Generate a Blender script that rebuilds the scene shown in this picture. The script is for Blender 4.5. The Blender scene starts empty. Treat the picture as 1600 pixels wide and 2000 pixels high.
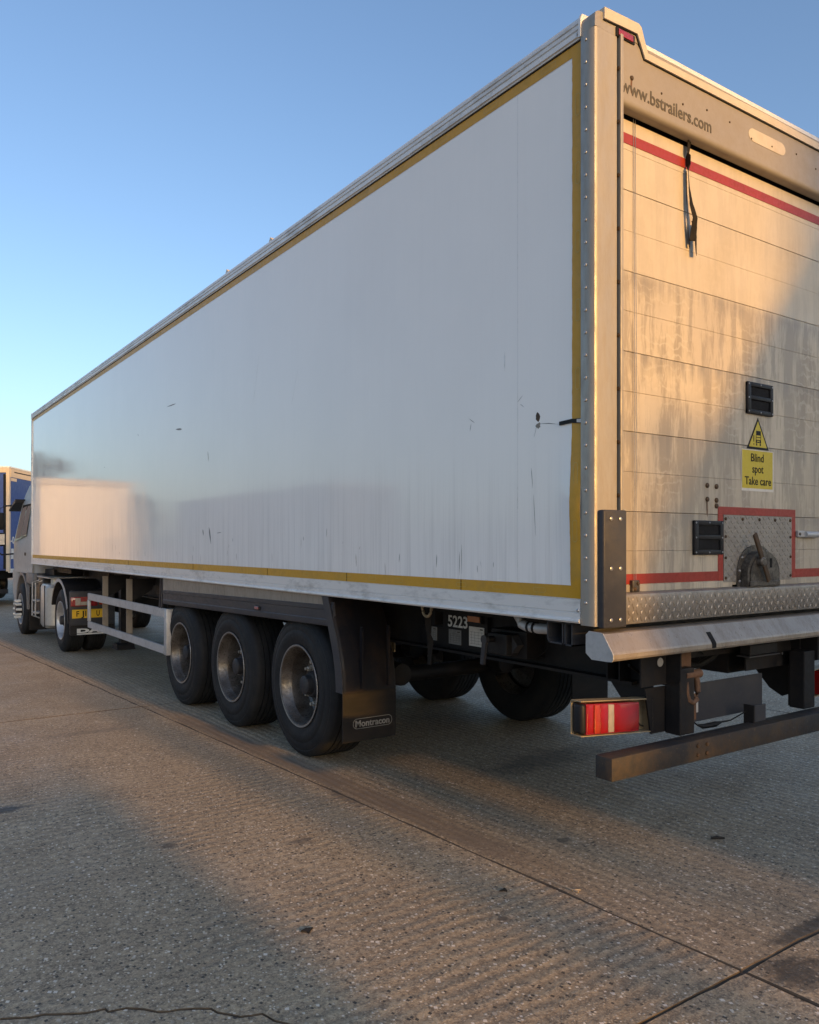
import bpy, bmesh, math, random
from mathutils import Vector, Matrix
random.seed(7)
R = math.radians
scene = bpy.context.scene
COL = scene.collection

# ------------------------------------------------------------------ camera, sky, sun, exposure
cam_d = bpy.data.cameras.new("camera"); cam = bpy.data.objects.new("camera", cam_d); COL.objects.link(cam)
cam.location = (-2.70, -2.445, 1.56)
cam.rotation_euler = (R(90), 0, R(-34.74))
cam_d.sensor_fit = 'HORIZONTAL'; cam_d.sensor_width = 36.0
cam_d.lens = 36.0 * 1573 / 1600
cam_d.shift_y = 63 / 1600.0
cam_d.clip_start = 0.05; cam_d.clip_end = 5000
scene.camera = cam

SUN_EL, SUN_TX = 12.0, 0.03          # sun stands behind the trailer's rear, a little to its right
world = bpy.data.worlds.new("World"); scene.world = world; world.use_nodes = True
wn = world.node_tree; wn.nodes.clear()
sky = wn.nodes.new('ShaderNodeTexSky'); sky.sky_type = 'NISHITA'; sky.sun_disc = False
sky.sun_elevation = R(SUN_EL); sky.sun_rotation = R(180) - math.atan(SUN_TX)
sky.altitude = 0; sky.air_density = 1.0; sky.dust_density = 2.2; sky.ozone_density = 2.5
bg = wn.nodes.new('ShaderNodeBackground'); bg.inputs['Strength'].default_value = 0.15
wo = wn.nodes.new('ShaderNodeOutputWorld')
tint = wn.nodes.new('ShaderNodeMix'); tint.data_type = 'RGBA'; tint.blend_type = 'MULTIPLY'; tint.inputs[0].default_value = 1.0; tint.inputs[7].default_value = (1.015, .985, 1.0, 1)   # camera white balance of the whole sky
wn.links.new(sky.outputs[0], tint.inputs[6]); wn.links.new(tint.outputs[2], bg.inputs['Color']); wn.links.new(bg.outputs[0], wo.inputs['Surface'])
sun_d = bpy.data.lights.new("sun", 'SUN'); sun = bpy.data.objects.new("sun", sun_d); COL.objects.link(sun)
sun_d.energy = 2.6; sun_d.angle = R(0.95); sun_d.color = (1.0, 0.50, 0.09)
_d = Vector((-SUN_TX, 1, -math.tan(R(SUN_EL)) * math.sqrt(1 + SUN_TX ** 2)))
sun.rotation_euler = _d.to_track_quat('-Z', 'Y').to_euler()
sun.location = (0, -20, 12)
vs = scene.view_settings
vs.view_transform = 'Standard'; vs.look = 'None'; vs.exposure = 0.85; vs.gamma = 1.0; vs.use_curve_mapping = False
scene.render.resolution_x = 819; scene.render.resolution_y = 1024

def gz(y): return 0.025 - 0.0165 * y        # the yard falls away gently towards the tractor

# ------------------------------------------------------------------ materials
def _nodes(name):
    m = bpy.data.materials.new(name); m.use_nodes = True
    nt = m.node_tree; b = nt.nodes['Principled BSDF']
    return m, nt, b
def N(nt, t, **kw):
    n = nt.nodes.new(t)
    for k, v in kw.items():
        if k in n.inputs: n.inputs[k].default_value = v
        else: setattr(n, k, v)
    return n
def math_n(nt, op, a, b=None, clamp=False):
    n = nt.nodes.new('ShaderNodeMath'); n.operation = op; n.use_clamp = clamp
    for i, v in enumerate((a, b)):
        if v is None: continue
        if isinstance(v, (int, float)): n.inputs[i].default_value = v
        else: nt.links.new(v, n.inputs[i])
    return n.outputs[0]
def mix(nt, fac, a, b):
    n = nt.nodes.new('ShaderNodeMix'); n.data_type = 'RGBA'
    for s, v in ((0, fac), (6, a), (7, b)):
        if isinstance(v, (int, float)): n.inputs[s].default_value = v
        elif isinstance(v, tuple): n.inputs[s].default_value = (*v[:3], 1)
        else: nt.links.new(v, n.inputs[s])
    return n.outputs[2]
def ramp(nt, src, p0, p1, v0=0.0, v1=1.0):
    n = nt.nodes.new('ShaderNodeMapRange'); n.clamp = True
    nt.links.new(src, n.inputs[0])
    for i, v in zip((1, 2, 3, 4), (p0, p1, v0, v1)): n.inputs[i].default_value = v
    return n.outputs[0]
def noise(nt, vec, scale, detail=4, rough=0.55, sc=(1, 1, 1), loc=(0, 0, 0), rot=(0, 0, 0)):
    mp = nt.nodes.new('ShaderNodeMapping'); nt.links.new(vec, mp.inputs[0])
    mp.inputs['Scale'].default_value = sc; mp.inputs['Location'].default_value = loc; mp.inputs['Rotation'].default_value = rot
    n = nt.nodes.new('ShaderNodeTexNoise'); nt.links.new(mp.outputs[0], n.inputs['Vector'])
    n.inputs['Scale'].default_value = scale; n.inputs['Detail'].default_value = detail; n.inputs['Roughness'].default_value = rough
    return n.outputs[0]
def bump(nt, b, h, strength=0.2, dist=0.01):
    n = nt.nodes.new('ShaderNodeBump'); n.inputs['Strength'].default_value = strength; n.inputs['Distance'].default_value = dist
    nt.links.new(h, n.inputs['Height']); nt.links.new(n.outputs[0], b.inputs['Normal'])
def pos(nt): return nt.nodes.new('ShaderNodeNewGeometry').outputs['Position']
def objc(nt): return nt.nodes.new('ShaderNodeTexCoord').outputs['Object']

def worn(name, base, rough=0.5, metal=0.0, dirt=None, amount=0.5, scale=3.0, sc=(1, 1, 1), bmp=0.15, bscale=40, spots=None, coat=0.0, obj=False, lo=.45, hi=.75, spec=None):
    """paint / metal / rubber with blotchy dirt and fine relief"""
    m, nt, b = _nodes(name)
    p = objc(nt) if obj else pos(nt)
    n1 = noise(nt, p, scale, 6, .6, sc)
    n2 = noise(nt, p, scale * 7, 5, .65, sc, (3.1, 1.7, 5.5))
    f = math_n(nt, 'ADD', math_n(nt, 'MULTIPLY', n1, .62), math_n(nt, 'MULTIPLY', n2, .38))
    f = ramp(nt, f, lo, hi, 0, amount)
    c = mix(nt, f, base, dirt or tuple(x * .5 for x in base))
    if spots:
        n3 = noise(nt, p, scale * 16, 3, .5, (1, 1, 1), (9, 2, 4))
        c = mix(nt, ramp(nt, n3, .64, .7, 0, .85), c, spots)
    nt.links.new(c, b.inputs['Base Color'])
    r = ramp(nt, n2, .3, .7, max(.03, rough - .12), min(1, rough + .15)); nt.links.new(r, b.inputs['Roughness'])
    b.inputs['Metallic'].default_value = metal
    b.inputs['Specular IOR Level'].default_value = spec if spec is not None else (.5 if max(base) > .1 else .18)
    if coat: b.inputs['Coat Weight'].default_value = coat; b.inputs['Coat Roughness'].default_value = .05
    if bmp: bump(nt, b, noise(nt, p, bscale, 4), bmp, .004)
    return m

M = {}
def build_materials():
    # glossy white GRP side panel: faint waviness, vertical grime streaks low down, pale scuffs
    m, nt, b = _nodes('panel_white'); p = pos(nt)
    sep = nt.nodes.new('ShaderNodeSeparateXYZ'); nt.links.new(p, sep.inputs[0])
    st = noise(nt, p, 1.0, 5, .6, (1, 16, .55))
    st2 = noise(nt, p, 1.0, 4, .6, (1, 70, 1.4), (0, 4, 0))
    cl = noise(nt, p, .9, 5, .6)
    low = ramp(nt, math_n(nt, 'ADD', sep.outputs[2], math_n(nt, 'MULTIPLY', cl, -.8)), .75, 1.7, 1, 0)
    f = math_n(nt, 'MULTIPLY', ramp(nt, math_n(nt, 'ADD', math_n(nt, 'MULTIPLY', st, .55), math_n(nt, 'MULTIPLY', st2, .45)), .47, .66), math_n(nt, 'ADD', math_n(nt, 'MULTIPLY', low, .34), .02))
    c = mix(nt, f, (.89, .87, .835), (.20, .19, .18))
    c = mix(nt, ramp(nt, cl, .4, .75, 0, .22), c, (.70, .69, .67))
    nt.links.new(c, b.inputs['Base Color'])
    rg = math_n(nt, 'ADD', ramp(nt, noise(nt, p, 2.2, 6, .7, (1, 1.5, .6)), .35, .75, .045, .13), math_n(nt, 'MULTIPLY', f, .5))
    nt.links.new(rg, b.inputs['Roughness']); b.inputs['IOR'].default_value = 1.42
    wav = math_n(nt, 'ADD', math_n(nt, 'MULTIPLY', noise(nt, p, .55, 2, .5, (1, 1.4, .5)), 1.0), math_n(nt, 'MULTIPLY', noise(nt, p, 5, 3, .5, (1, 1.6, .3)), .05))
    bump(nt, b, wav, .14, .03); M['panel'] = m

    # roller door: off-white laminate with rain streaks, rubbed smears, black drip marks
    m, nt, b = _nodes('door_white'); p = pos(nt)
    sep = nt.nodes.new('ShaderNodeSeparateXYZ'); nt.links.new(p, sep.inputs[0])
    st = noise(nt, p, 1, 6, .65, (34, 1, 1.1)); st2 = noise(nt, p, 1, 5, .6, (95, 1, 2.4), (3, 0, 1))
    bl = noise(nt, p, 2.3, 7, .68); sm = noise(nt, p, 5.5, 6, .75, (2.0, 1, .30), (7, 0, 3), (0, .35, 0))
    low = ramp(nt, sep.outputs[2], 1.45, 2.25, 1, 0); mid = ramp(nt, sep.outputs[2], 2.85, 2.8, .22, 1)
    c = mix(nt, ramp(nt, bl, .4, .72, 0, .42), (.52, .455, .35), (.33, .28, .215))
    c = mix(nt, math_n(nt, 'MULTIPLY', ramp(nt, noise(nt, p, 1.7, 5, .6, (1, 1, .7), (3, 0, 8)), .36, .62, .1, .6), mid), c, (.33, .28, .22))
    c = mix(nt, math_n(nt, 'MULTIPLY', ramp(nt, sm, .46, .55, 0, .78), mid), c, (.27, .235, .185))
    sw = nt.nodes.new('ShaderNodeTexWave'); sw.wave_type = 'RINGS'; sw.inputs['Scale'].default_value = 6; sw.inputs['Distortion'].default_value = 9; sw.inputs['Detail'].default_value = 4; sw.inputs['Detail Scale'].default_value = 2.2
    mpw = nt.nodes.new('ShaderNodeMapping'); nt.links.new(p, mpw.inputs[0]); mpw.inputs['Location'].default_value = (-.55, 0, -2.3); nt.links.new(mpw.outputs[0], sw.inputs[0])
    c = mix(nt, math_n(nt, 'MULTIPLY', math_n(nt, 'MULTIPLY', ramp(nt, sw.outputs[1], .72, .95, 0, .35), mid), ramp(nt, bl, .48, .6)), c, (.58, .53, .44))
    stm = ramp(nt, math_n(nt, 'ADD', math_n(nt, 'MULTIPLY', st, .55), math_n(nt, 'MULTIPLY', st2, .45)), .5, .64)
    c = mix(nt, math_n(nt, 'MULTIPLY', stm, math_n(nt, 'ADD', math_n(nt, 'MULTIPLY', low, .75), .10)), c, (.23, .205, .18))
    # grime caught under each hinge line (slat pitch 0.375 m)
    ph = math_n(nt, 'FRACT', math_n(nt, 'MULTIPLY', math_n(nt, 'SUBTRACT', sep.outputs[2], 2.834), 1 / .375))
    dr = math_n(nt, 'MULTIPLY', ramp(nt, ph, .72, .995), math_n(nt, 'MULTIPLY', ramp(nt, noise(nt, p, 1, 5, .65, (22, 1, .9), (1, 1, 8)), .38, .60, 0, .9), mid))
    c = mix(nt, dr, c, (.22, .2, .175))
    speck = noise(nt, p, 150, 2, .5); c = mix(nt, ramp(nt, speck, .70, .76, 0, .5), c, (.3, .22, .15))
    nt.links.new(c, b.inputs['Base Color'])
    nt.links.new(ramp(nt, bl, .3, .7, .3, .55), b.inputs['Roughness'])
    bump(nt, b, noise(nt, p, 3, 4, .5), .12, .02); M['door'] = m

    M['header'] = worn('header_grey', (.27, .24, .195), .42, 0, (.21, .18, .145), .6, 1.6, (1, 1, 1), .08, 60, spots=None)
    M['cap'] = worn('cap_white', (.52, .455, .36), .45, 0, (.4, .335, .255), .7, 4, (1, 1, 1), .1)
    M['alu'] = worn('post_aluminium', (.34, .31, .265), .42, .25, (.21, .185, .155), .8, 5, (1, 1, .25), .08, 90)
    M['alu_rail'] = worn('rail_painted', (.70, .69, .67), .4, .1, (.28, .27, .25), .8, 3.5, (1, .5, 1.5), .1, 60, lo=.5, hi=.72)
    M['galv'] = worn('galvanised', (.46, .465, .47), .48, .35, (.30, .295, .29), .8, 5, (1, 1, 1), .12)
    M['galv_bare'] = worn('beige_aluminium', (.27, .235, .19), .5, .2, (.16, .135, .11), .8, 5, (1, 1, .4), .12)
    M['steel_bumper'] = worn('bumper_steel', (.36, .31, .255), .36, .5, (.20, .155, .115), .95, 7, (2.5, 1, .6), .12, 60)
    M['tread'] = worn('tread_plate', (.29, .265, .235), .42, .45, (.2, .17, .14), .9, 6, (1, 1, .7), .1, 80)
    M['black_steel'] = worn('chassis_black', (.014, .014, .016), .55, 0, (.042, .034, .027), .8, 3, (1, 1, 1), .2, 50)
    M['rusty_black'] = worn('underrun_steel', (.034, .033, .034), .6, 0, (.075, .055, .038), .95, 3.2, (1, 1, 1.0), .4, 45, spots=(.10, .068, .042), lo=.44, hi=.62)
    M['plastic'] = worn('black_plastic', (.018, .018, .02), .42, 0, (.05, .046, .042), .7, 5, (1, 1, .5), .15, 60)
    M['skirt'] = worn('skirt_plastic', (.045, .046, .053), .45, 0, (.085, .08, .075), .8, 4, (1, .4, 1.5), .1)
    M['guard_dirty'] = worn('mudguard_plastic', (.013, .013, .016), .42, 0, (.05, .032, .02), .9, 3.0, (1, 1, .8), .15, 30)
    M['flap'] = worn('flap_rubber', (.011, .011, .012), .55, 0, (.032, .026, .022), .8, 5, (.5, 1, 2), .2, 60)
    M['tyre'] = worn('tyre_rubber', (.017, .018, .020), .65, 0, (.042, .040, .037), .75, 6, (1, 1, 1), .25, 70, obj=True)
    M['tyre_tread'] = M['tyre']
    M['rim'] = worn('rim_dirty', (.17, .16, .15), .30, .4, (.055, .044, .034), .95, 7, (1, 1, 1), .2, 50, spots=(.025, .02, .016), obj=True, lo=.34, hi=.58)
    M['lip'] = worn('rim_edge', (.26, .26, .26), .4, .5, (.1, .09, .08), .8, 8, obj=True)
    M['rim_clean'] = worn('rim_silver', (.5, .51, .52), .38, .5, (.2, .18, .16), .8, 5, (1, 1, 1), .2, 50, obj=True)
    M['hub'] = worn('hub_black', (.03, .032, .038), .5, 0, (.10, .085, .07), .8, 8, obj=True)
    M['nut'] = worn('wheel_nut_steel', (.50, .46, .40), .4, .3, (.2, .15, .1), .9, 20, obj=True)
    M['yellow'] = worn('tape_yellow', (.56, .285, .006), .45, 0, (.40, .235, .035), .8, 4, (1, 1, 1), .1, 120, lo=.48, hi=.7)
    M['yellow_line'] = worn('tape_emboss', (.50, .38, .10), .45)
    M['red'] = worn('tape_red', (.27, .025, .013), .42, 0, (.17, .018, .01), .8, 7, (1, 1, 1), .08, 120)
    M['rivet'] = worn('rivet_metal', (.4, .4, .41), .35, .7, (.2, .2, .2), .8, 30)
    M['bolt'] = worn('bolt_dark', (.07, .05, .035), .5, .3, (.15, .08, .04), .8, 30)
    M['dark'] = worn('void_black', (.012, .012, .013), .8)
    M['print'] = worn('lettering_grey', (.10, .09, .075), .6)
    M['black'] = worn('lettering_black', (.012, .012, .012), .5)
    M['sign_yellow'] = worn('sign_yellow', (.50, .39, .012), .42, 0, (.4, .31, .03), .6, 8)
    M['sign_white'] = worn('sign_white', (.62, .59, .54), .5, 0, (.4, .37, .33), .7, 9)
    M['white_print'] = worn('lettering_white', (.62, .62, .60), .6, 0, (.4, .4, .38), .6, 12)
    M['dim_print'] = worn('lettering_dirty', (.22, .215, .205), .6, 0, (.08, .08, .075), .8, 14)
    M['lock'] = worn('lock_steel', (.15, .135, .115), .45, .4, (.035, .029, .024), .95, 9, (1, 1, 1), .3, 50, lo=.40, hi=.6)
    M['rust'] = worn('rust_brown', (.14, .07, .035), .75, 0, (.06, .045, .035), .9, 8, (1, 1, 1), .4, 50)
    M['bracket'] = worn('bracket_beige', (.36, .30, .20), .5, .25, (.15, .11, .07), .9, 7, (1, 1, 1), .2)
    M['strap'] = worn('webbing_black', (.014, .012, .010), .8, 0, (.035, .026, .02), .7, 20)
    M['plate_yellow'] = worn('plate_yellow', (.68, .42, .02), .4, 0, (.5, .3, .03), .5, 12)
    M['cab_white'] = worn('cab_white', (.40, .40, .39), .5, 0, (.33, .33, .32), .6, 2, (1, 1, 1), .03, 30, spec=.25)
    M['cab_grey'] = worn('cab_grey', (.17, .17, .175), .5, 0, (.1, .1, .1), .6, 4)
    M['glass'] = worn('window_glass', (.05, .045, .04), .06, 0, (.08, .07, .06), .5, 2, (1, 1, 1), 0)
    M['blind'] = worn('curtain_brown', (.33, .22, .16), .8, 0, (.2, .14, .1), .6, 4, (14, 14, .4))
    M['tank'] = worn('tank_silver', (.5, .49, .46), .4, .4, (.33, .31, .28), .7, 4)
    M['blue'] = worn('curtain_blue', (.03, .065, .24), .55, 0, (.03, .06, .2), .7, 2.5, (1, 1, .5), .2, 12)
    M['frame_cream'] = worn('frame_cream', (.52, .45, .35), .5, 0, (.45, .38, .3), .7, 4)
    M['roof_pale'] = worn('roof_pale', (.62, .66, .69), .5, 0, (.5, .52, .54), .6, 2)
    M['grey_box'] = worn('trailer_grey', (.46, .51, .57), .5, 0, (.38, .42, .46), .6, 2)
    M['box_white'] = worn('trailer_white', (.68, .68, .66), .45, 0, (.5, .48, .45), .6, 2)
    M['cabin'] = worn('cabin_cream', (.78, .70, .58), .6, 0, (.55, .48, .39), .6, 2)
    M['brick'] = worn('shed_render', (.36, .26, .20), .85, 0, (.22, .16, .12), .8, 3)
    M['slate'] = worn('roof_slate', (.09, .09, .10), .7, 0, (.05, .05, .055), .7, 5)
    M['bark'] = worn('bark', (.09, .07, .05), .9, 0, (.05, .04, .03), .8, 8)
    M['leaf'] = worn('leaf_green', (.06, .085, .03), .6, 0, (.10, .085, .03), .9, 1.5, bmp=0)
    M['pale_leaf'] = worn('pale_leaf', (.50, .40, .26), .6, 0, (.36, .28, .17), .8, 1.5, bmp=0)
    M['dead_leaf'] = worn('dead_leaf', (.03, .027, .024), .8)
    M['straw'] = worn('twig_pale', (.33, .27, .2), .7)
    M['joint'] = worn('joint_filler', (.08, .064, .048), .9, 0, (.17, .135, .097), .8, 9, (1, 1, 1), .4, 60)
    def lens(name, col, rough=.12, freq=90):
        m, nt, b = _nodes(name); p = pos(nt)
        w = nt.nodes.new('ShaderNodeTexWave'); w.bands_direction = 'Z'; nt.links.new(p, w.inputs[0]); w.inputs['Scale'].default_value = freq
        b.inputs['Roughness'].default_value = rough
        c = mix(nt, ramp(nt, noise(nt, p, 30, 3), .4, .7, 0, .35), col, tuple(x * .55 for x in col)); nt.links.new(c, b.inputs['Base Color'])
        b.inputs['Coat Weight'].default_value = .7
        bump(nt, b, w.outputs[1], .35, .002); return m
    M['lens_red'] = lens('lens_red', (.27, .004, .006)); M['lens_amber'] = lens('lens_amber', (.36, .035, .008)); M['lens_clear'] = lens('lens_clear', (.38, .33, .27))
    M['lens_orange'] = lens('lens_orange', (.45, .15, .04)); M['lens_darkred'] = lens('lens_darkred', (.28, .02, .015))

def concrete(name, ribs):
    """damp brushed yard concrete with exposed aggregate; ribs = 'X' or 'Y' direction the brush lines run"""
    m, nt, b = _nodes(name); p = pos(nt)
    sep = nt.nodes.new('ShaderNodeSeparateXYZ'); nt.links.new(p, sep.inputs[0])
    big = noise(nt, p, .55, 3, .6); midn = noise(nt, p, 2.4, 4, .65, (1, 1, 1), (5, 2, 0)); fine = noise(nt, p, 110, 3, .75)
    c = mix(nt, ramp(nt, big, .35, .7), (.51, .39, .24), (.36, .272, .168))
    c = mix(nt, ramp(nt, midn, .45, .72, 0, .5), c, (.27, .212, .155))
    tr = noise(nt, p, 1.0, 3, .6, (2.2, .35, 1), (2, 9, 0)); c = mix(nt, ramp(nt, tr, .5, .7, 0, .4), c, (.58, .46, .32))
    med = noise(nt, p, 42, 4, .8, (1, 1, 1), (4, 4, 0)); c = mix(nt, ramp(nt, med, .42, .60, 0, .8), c, (.115, .088, .06))
    c = mix(nt, ramp(nt, fine, .52, .66, .0, .75), c, (.64, .52, .36))
    # brush ribs
    dist = noise(nt, p, 2.2, 3, .6, (1, 1, 1), (1, 1, 0))
    ax = sep.outputs[1] if ribs == 'X' else sep.outputs[0]
    ph = math_n(nt, 'ADD', math_n(nt, 'MULTIPLY', ax, 84.0 if ribs == 'X' else 101.0), math_n(nt, 'ADD', math_n(nt, 'MULTIPLY', dist, 9.0), math_n(nt, 'MULTIPLY', med, 1.6)))
    rib = math_n(nt, 'ADD', math_n(nt, 'MULTIPLY', math_n(nt, 'SINE', ph), .5), .5)
    wear = ramp(nt, noise(nt, p, .9, 2, .6, (1, 1, 1), (8, 3, 0)), .38, .62, .15 if ribs == 'X' else .6, .9)
    c = mix(nt, math_n(nt, 'MULTIPLY', math_n(nt, 'MULTIPLY', rib, wear), .42 if ribs == 'X' else .5), c, (.13, .104, .076))
    # aggregate: pale and dark stones
    def stones(scale, thr, jit):
        v = nt.nodes.new('ShaderNodeTexVoronoi'); v.distance = 'CHEBYCHEV'; v.inputs['Scale'].default_value = scale
        w = nt.nodes.new('ShaderNodeMapping'); nt.links.new(p, w.inputs[0]); w.inputs['Location'].default_value = (jit, jit * 2, 0); w.inputs['Scale'].default_value = (1, .8, .02); w.inputs['Rotation'].default_value = (0, 0, .4 + jit)
        nt.links.new(w.outputs[0], v.inputs['Vector'])
        s = nt.nodes.new('ShaderNodeSeparateColor'); nt.links.new(v.outputs['Color'], s.inputs[0])
        size = ramp(nt, s.outputs[1], 0, 1, .10, .40)
        inside = ramp(nt, math_n(nt, 'SUBTRACT', size, v.outputs['Distance']), 0, .08)
        return math_n(nt, 'MULTIPLY', inside, ramp(nt, s.outputs[0], thr, thr + .03)), s.outputs[2]
    s1, r1 = stones(80, .60, 0); s2, r2 = stones(52, .83, 3.3); s3, r3 = stones(58, .72, 7.1)
    pale = mix(nt, r1, (.78, .70, .56), (.40, .33, .24)); c = mix(nt, math_n(nt, 'MULTIPLY', s1, .92), c, pale)
    pale2 = mix(nt, r2, (.80, .72, .60), (.45, .37, .27)); c = mix(nt, math_n(nt, 'MULTIPLY', s2, .85), c, pale2)
    c = mix(nt, math_n(nt, 'MULTIPLY', s3, .9), c, (.04, .034, .028))
    # oil spots and a muddy stain, each with an outline of its own
    bn = math_n(nt, 'MULTIPLY', noise(nt, p, 6.5, 5, .7), 2.4)
    def blot(x, y, rx, ry, col, amt):
        nonlocal c
        dx = math_n(nt, 'DIVIDE', math_n(nt, 'SUBTRACT', sep.outputs[0], x), rx); dy = math_n(nt, 'DIVIDE', math_n(nt, 'SUBTRACT', sep.outputs[1], y), ry)
        d = math_n(nt, 'SQRT', math_n(nt, 'ADD', math_n(nt, 'MULTIPLY', dx, dx), math_n(nt, 'MULTIPLY', dy, dy)))
        d = math_n(nt, 'ADD', d, bn)
        c = mix(nt, ramp(nt, d, 2.15, 1.6, 0, amt), c, col)
    for a in ((-1.92, 2.87, .16, .10, (.04, .033, .026), .9), (.06, -.87, .17, .13, (.052, .041, .03), .85), (.40, -.72, .35, .05, (.05, .04, .03), .8), (.22, -1.02, .16, .22, (.055, .043, .03), .8),
              (-1.9, 4.3, .28, .10, (.20, .155, .085), .5), (-.29, 3.26, .06, .03, (.30, .21, .07), .8), (1.4, 1.8, .7, .25, (.09, .074, .056), .6), (-.75, 1.35, .10, .06, (.10, .082, .062), .6), (-.2, 1.9, .05, .35, (.12, .098, .074), .6), (-1.35, 1.7, .05, .04, (.08, .066, .05), .7), (-.5, .05, .035, .03, (.07, .058, .045), .8), (.35, .55, .05, .03, (.08, .066, .05), .7), (-1.0, 4.8, .5, .12, (.18, .145, .105), .5)): blot(*a)
    # cement smeared along the long joint
    jx = math_n(nt, 'ADD', sep.outputs[0], math_n(nt, 'MULTIPLY', sep.outputs[1], .034))
    band = math_n(nt, 'MULTIPLY', ramp(nt, jx, -.10, -.06), ramp(nt, jx, .16, .06))
    band = math_n(nt, 'MULTIPLY', band, math_n(nt, 'MULTIPLY', ramp(nt, sep.outputs[1], -.2, 1.0), ramp(nt, sep.outputs[1], 6.0, 4.5)))
    c = mix(nt, math_n(nt, 'MULTIPLY', band, ramp(nt, midn, .3, .6, .5, .9)), c, (.16, .128, .096))
    nt.links.new(c, b.inputs['Base Color'])
    nt.links.new(ramp(nt, midn, .3, .7, .55, .85), b.inputs['Roughness'])
    h = math_n(nt, 'ADD', math_n(nt, 'MULTIPLY', math_n(nt, 'MULTIPLY', rib, wear), -.42 if ribs == 'X' else -.8), math_n(nt, 'ADD', math_n(nt, 'MULTIPLY', fine, .5), math_n(nt, 'MULTIPLY', s1, .35)))
    bump(nt, b, h, .75, .007)
    return m

build_materials()
M['concrete_x'] = concrete('concrete_ribs_x', 'X'); M['concrete_y'] = concrete('concrete_ribs_y', 'Y')

# ------------------------------------------------------------------ mesh helpers
WL = {}
def bx(bm, x0, x1, y0, y1, z0, z1, bev=0.0, seg=2):
    mt = Matrix.Translation(((x0 + x1) / 2, (y0 + y1) / 2, (z0 + z1) / 2)) @ Matrix.Diagonal((x1 - x0, y1 - y0, z1 - z0, 1))
    r = bmesh.ops.create_cube(bm, size=1, matrix=mt)
    if bev:
        es = list({e for v in r['verts'] for e in v.link_edges})
        bmesh.ops.bevel(bm, geom=es, offset=bev, segments=seg, profile=.5, affect='EDGES')
    return bm
def box(*a, **k): return bx(bmesh.new(), *a, **k)
def prism(bm, pts, axis, a0, a1):
    def v3(p, a): return {'x': (a, p[0], p[1]), 'y': (p[0], a, p[1]), 'z': (p[0], p[1], a)}[axis]
    A = [bm.verts.new(v3(p, a0)) for p in pts]; B = [bm.verts.new(v3(p, a1)) for p in pts]
    n = len(pts); fs = [bm.faces.new(A), bm.faces.new(B[::-1])]
    for i in range(n): fs.append(bm.faces.new((A[i], B[i], B[(i + 1) % n], A[(i + 1) % n])))
    bmesh.ops.recalc_face_normals(bm, faces=fs); return bm
def lathe(bm, prof, seg=48, c=(0, 0, 0), axis='x'):
    rings = []
    for a, r in prof:
        ring = []
        for i in range(seg):
            t = 2 * math.pi * i / seg; u, w = r * math.cos(t), r * math.sin(t)
            q = {'x': (a, u, w), 'z': (u, w, a), 'y': (u, a, w)}[axis]
            ring.append(bm.verts.new((c[0] + q[0], c[1] + q[1], c[2] + q[2])))
        rings.append(ring)
    fs = []
    for A, B in zip(rings, rings[1:]):
        for i in range(seg): fs.append(bm.faces.new((A[i], A[(i + 1) % seg], B[(i + 1) % seg], B[i])))
    for ring, r in ((rings[0], prof[0][1]), (rings[-1], prof[-1][1])):
        if r < .2 and r > 1e-4: fs.append(bm.faces.new(ring))
    bmesh.ops.recalc_face_normals(bm, faces=fs); return bm
def tube(bm, pts, r, seg=8):
    pts = [Vector(p) for p in pts]; rings = []
    for i, p in enumerate(pts):
        d = (pts[min(i + 1, len(pts) - 1)] - pts[max(i - 1, 0)]).normalized()
        u = d.cross(Vector((0, 0, 1)) if abs(d.z) < .9 else Vector((1, 0, 0))).normalized(); w = d.cross(u)
        rr = r[i] if isinstance(r, (list, tuple)) else r
        rings.append([bm.verts.new(p + (u * math.cos(2 * math.pi * k / seg) + w * math.sin(2 * math.pi * k / seg)) * rr) for k in range(seg)])
    fs = []
    for A, B in zip(rings, rings[1:]):
        for i in range(seg): fs.append(bm.faces.new((A[i], A[(i + 1) % seg], B[(i + 1) % seg], B[i])))
    fs.append(bm.faces.new(rings[0])); fs.append(bm.faces.new(rings[-1]))
    bmesh.ops.recalc_face_normals(bm, faces=fs); return bm
def link(o, parent, loc):
    COL.objects.link(o); WL[o.name] = Vector(loc)
    if parent is not None:
        o.parent = parent; o.location = Vector(loc) - WL[parent.name]
    else: o.location = loc
    return o
def mk(name, bm, mat, parent=None, loc=None, smooth=False, kind=None, label=None):
    me = bpy.data.meshes.new(name)
    if loc is None:
        xs = [v.co for v in bm.verts]
        loc = Vector((sum((max(c[i] for c in xs), min(c[i] for c in xs))) / 2 for i in range(3)))
        loc.z = min(c.z for c in xs)
    bmesh.ops.translate(bm, verts=bm.verts, vec=-Vector(loc))
    bm.to_mesh(me); bm.free()
    if smooth:
        for p in me.polygons: p.use_smooth = True
        me.set_sharp_from_angle(angle=R(38))
    for m_ in (mat if isinstance(mat, (list, tuple)) else [mat]): me.materials.append(M[m_] if isinstance(m_, str) else m_)
    o = bpy.data.objects.new(name, me); link(o, parent, loc)
    if kind: o['kind'] = kind
    if label: o['label'] = label
    return o
def dup(o, parent, loc):
    c = o.copy(); return link(c, parent, loc)
def thing(name, label, cat, loc, group=None, rz=0):
    o = bpy.data.objects.new(name, None); o.empty_display_size = .3; link(o, None, loc)
    o['label'] = label; o['category'] = cat; o.rotation_euler.z = rz
    if group: o['group'] = group
    return o
def tag(o, label, cat, group=None):
    o['label'] = label; o['category'] = cat
    if group: o['group'] = group
    return o
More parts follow.
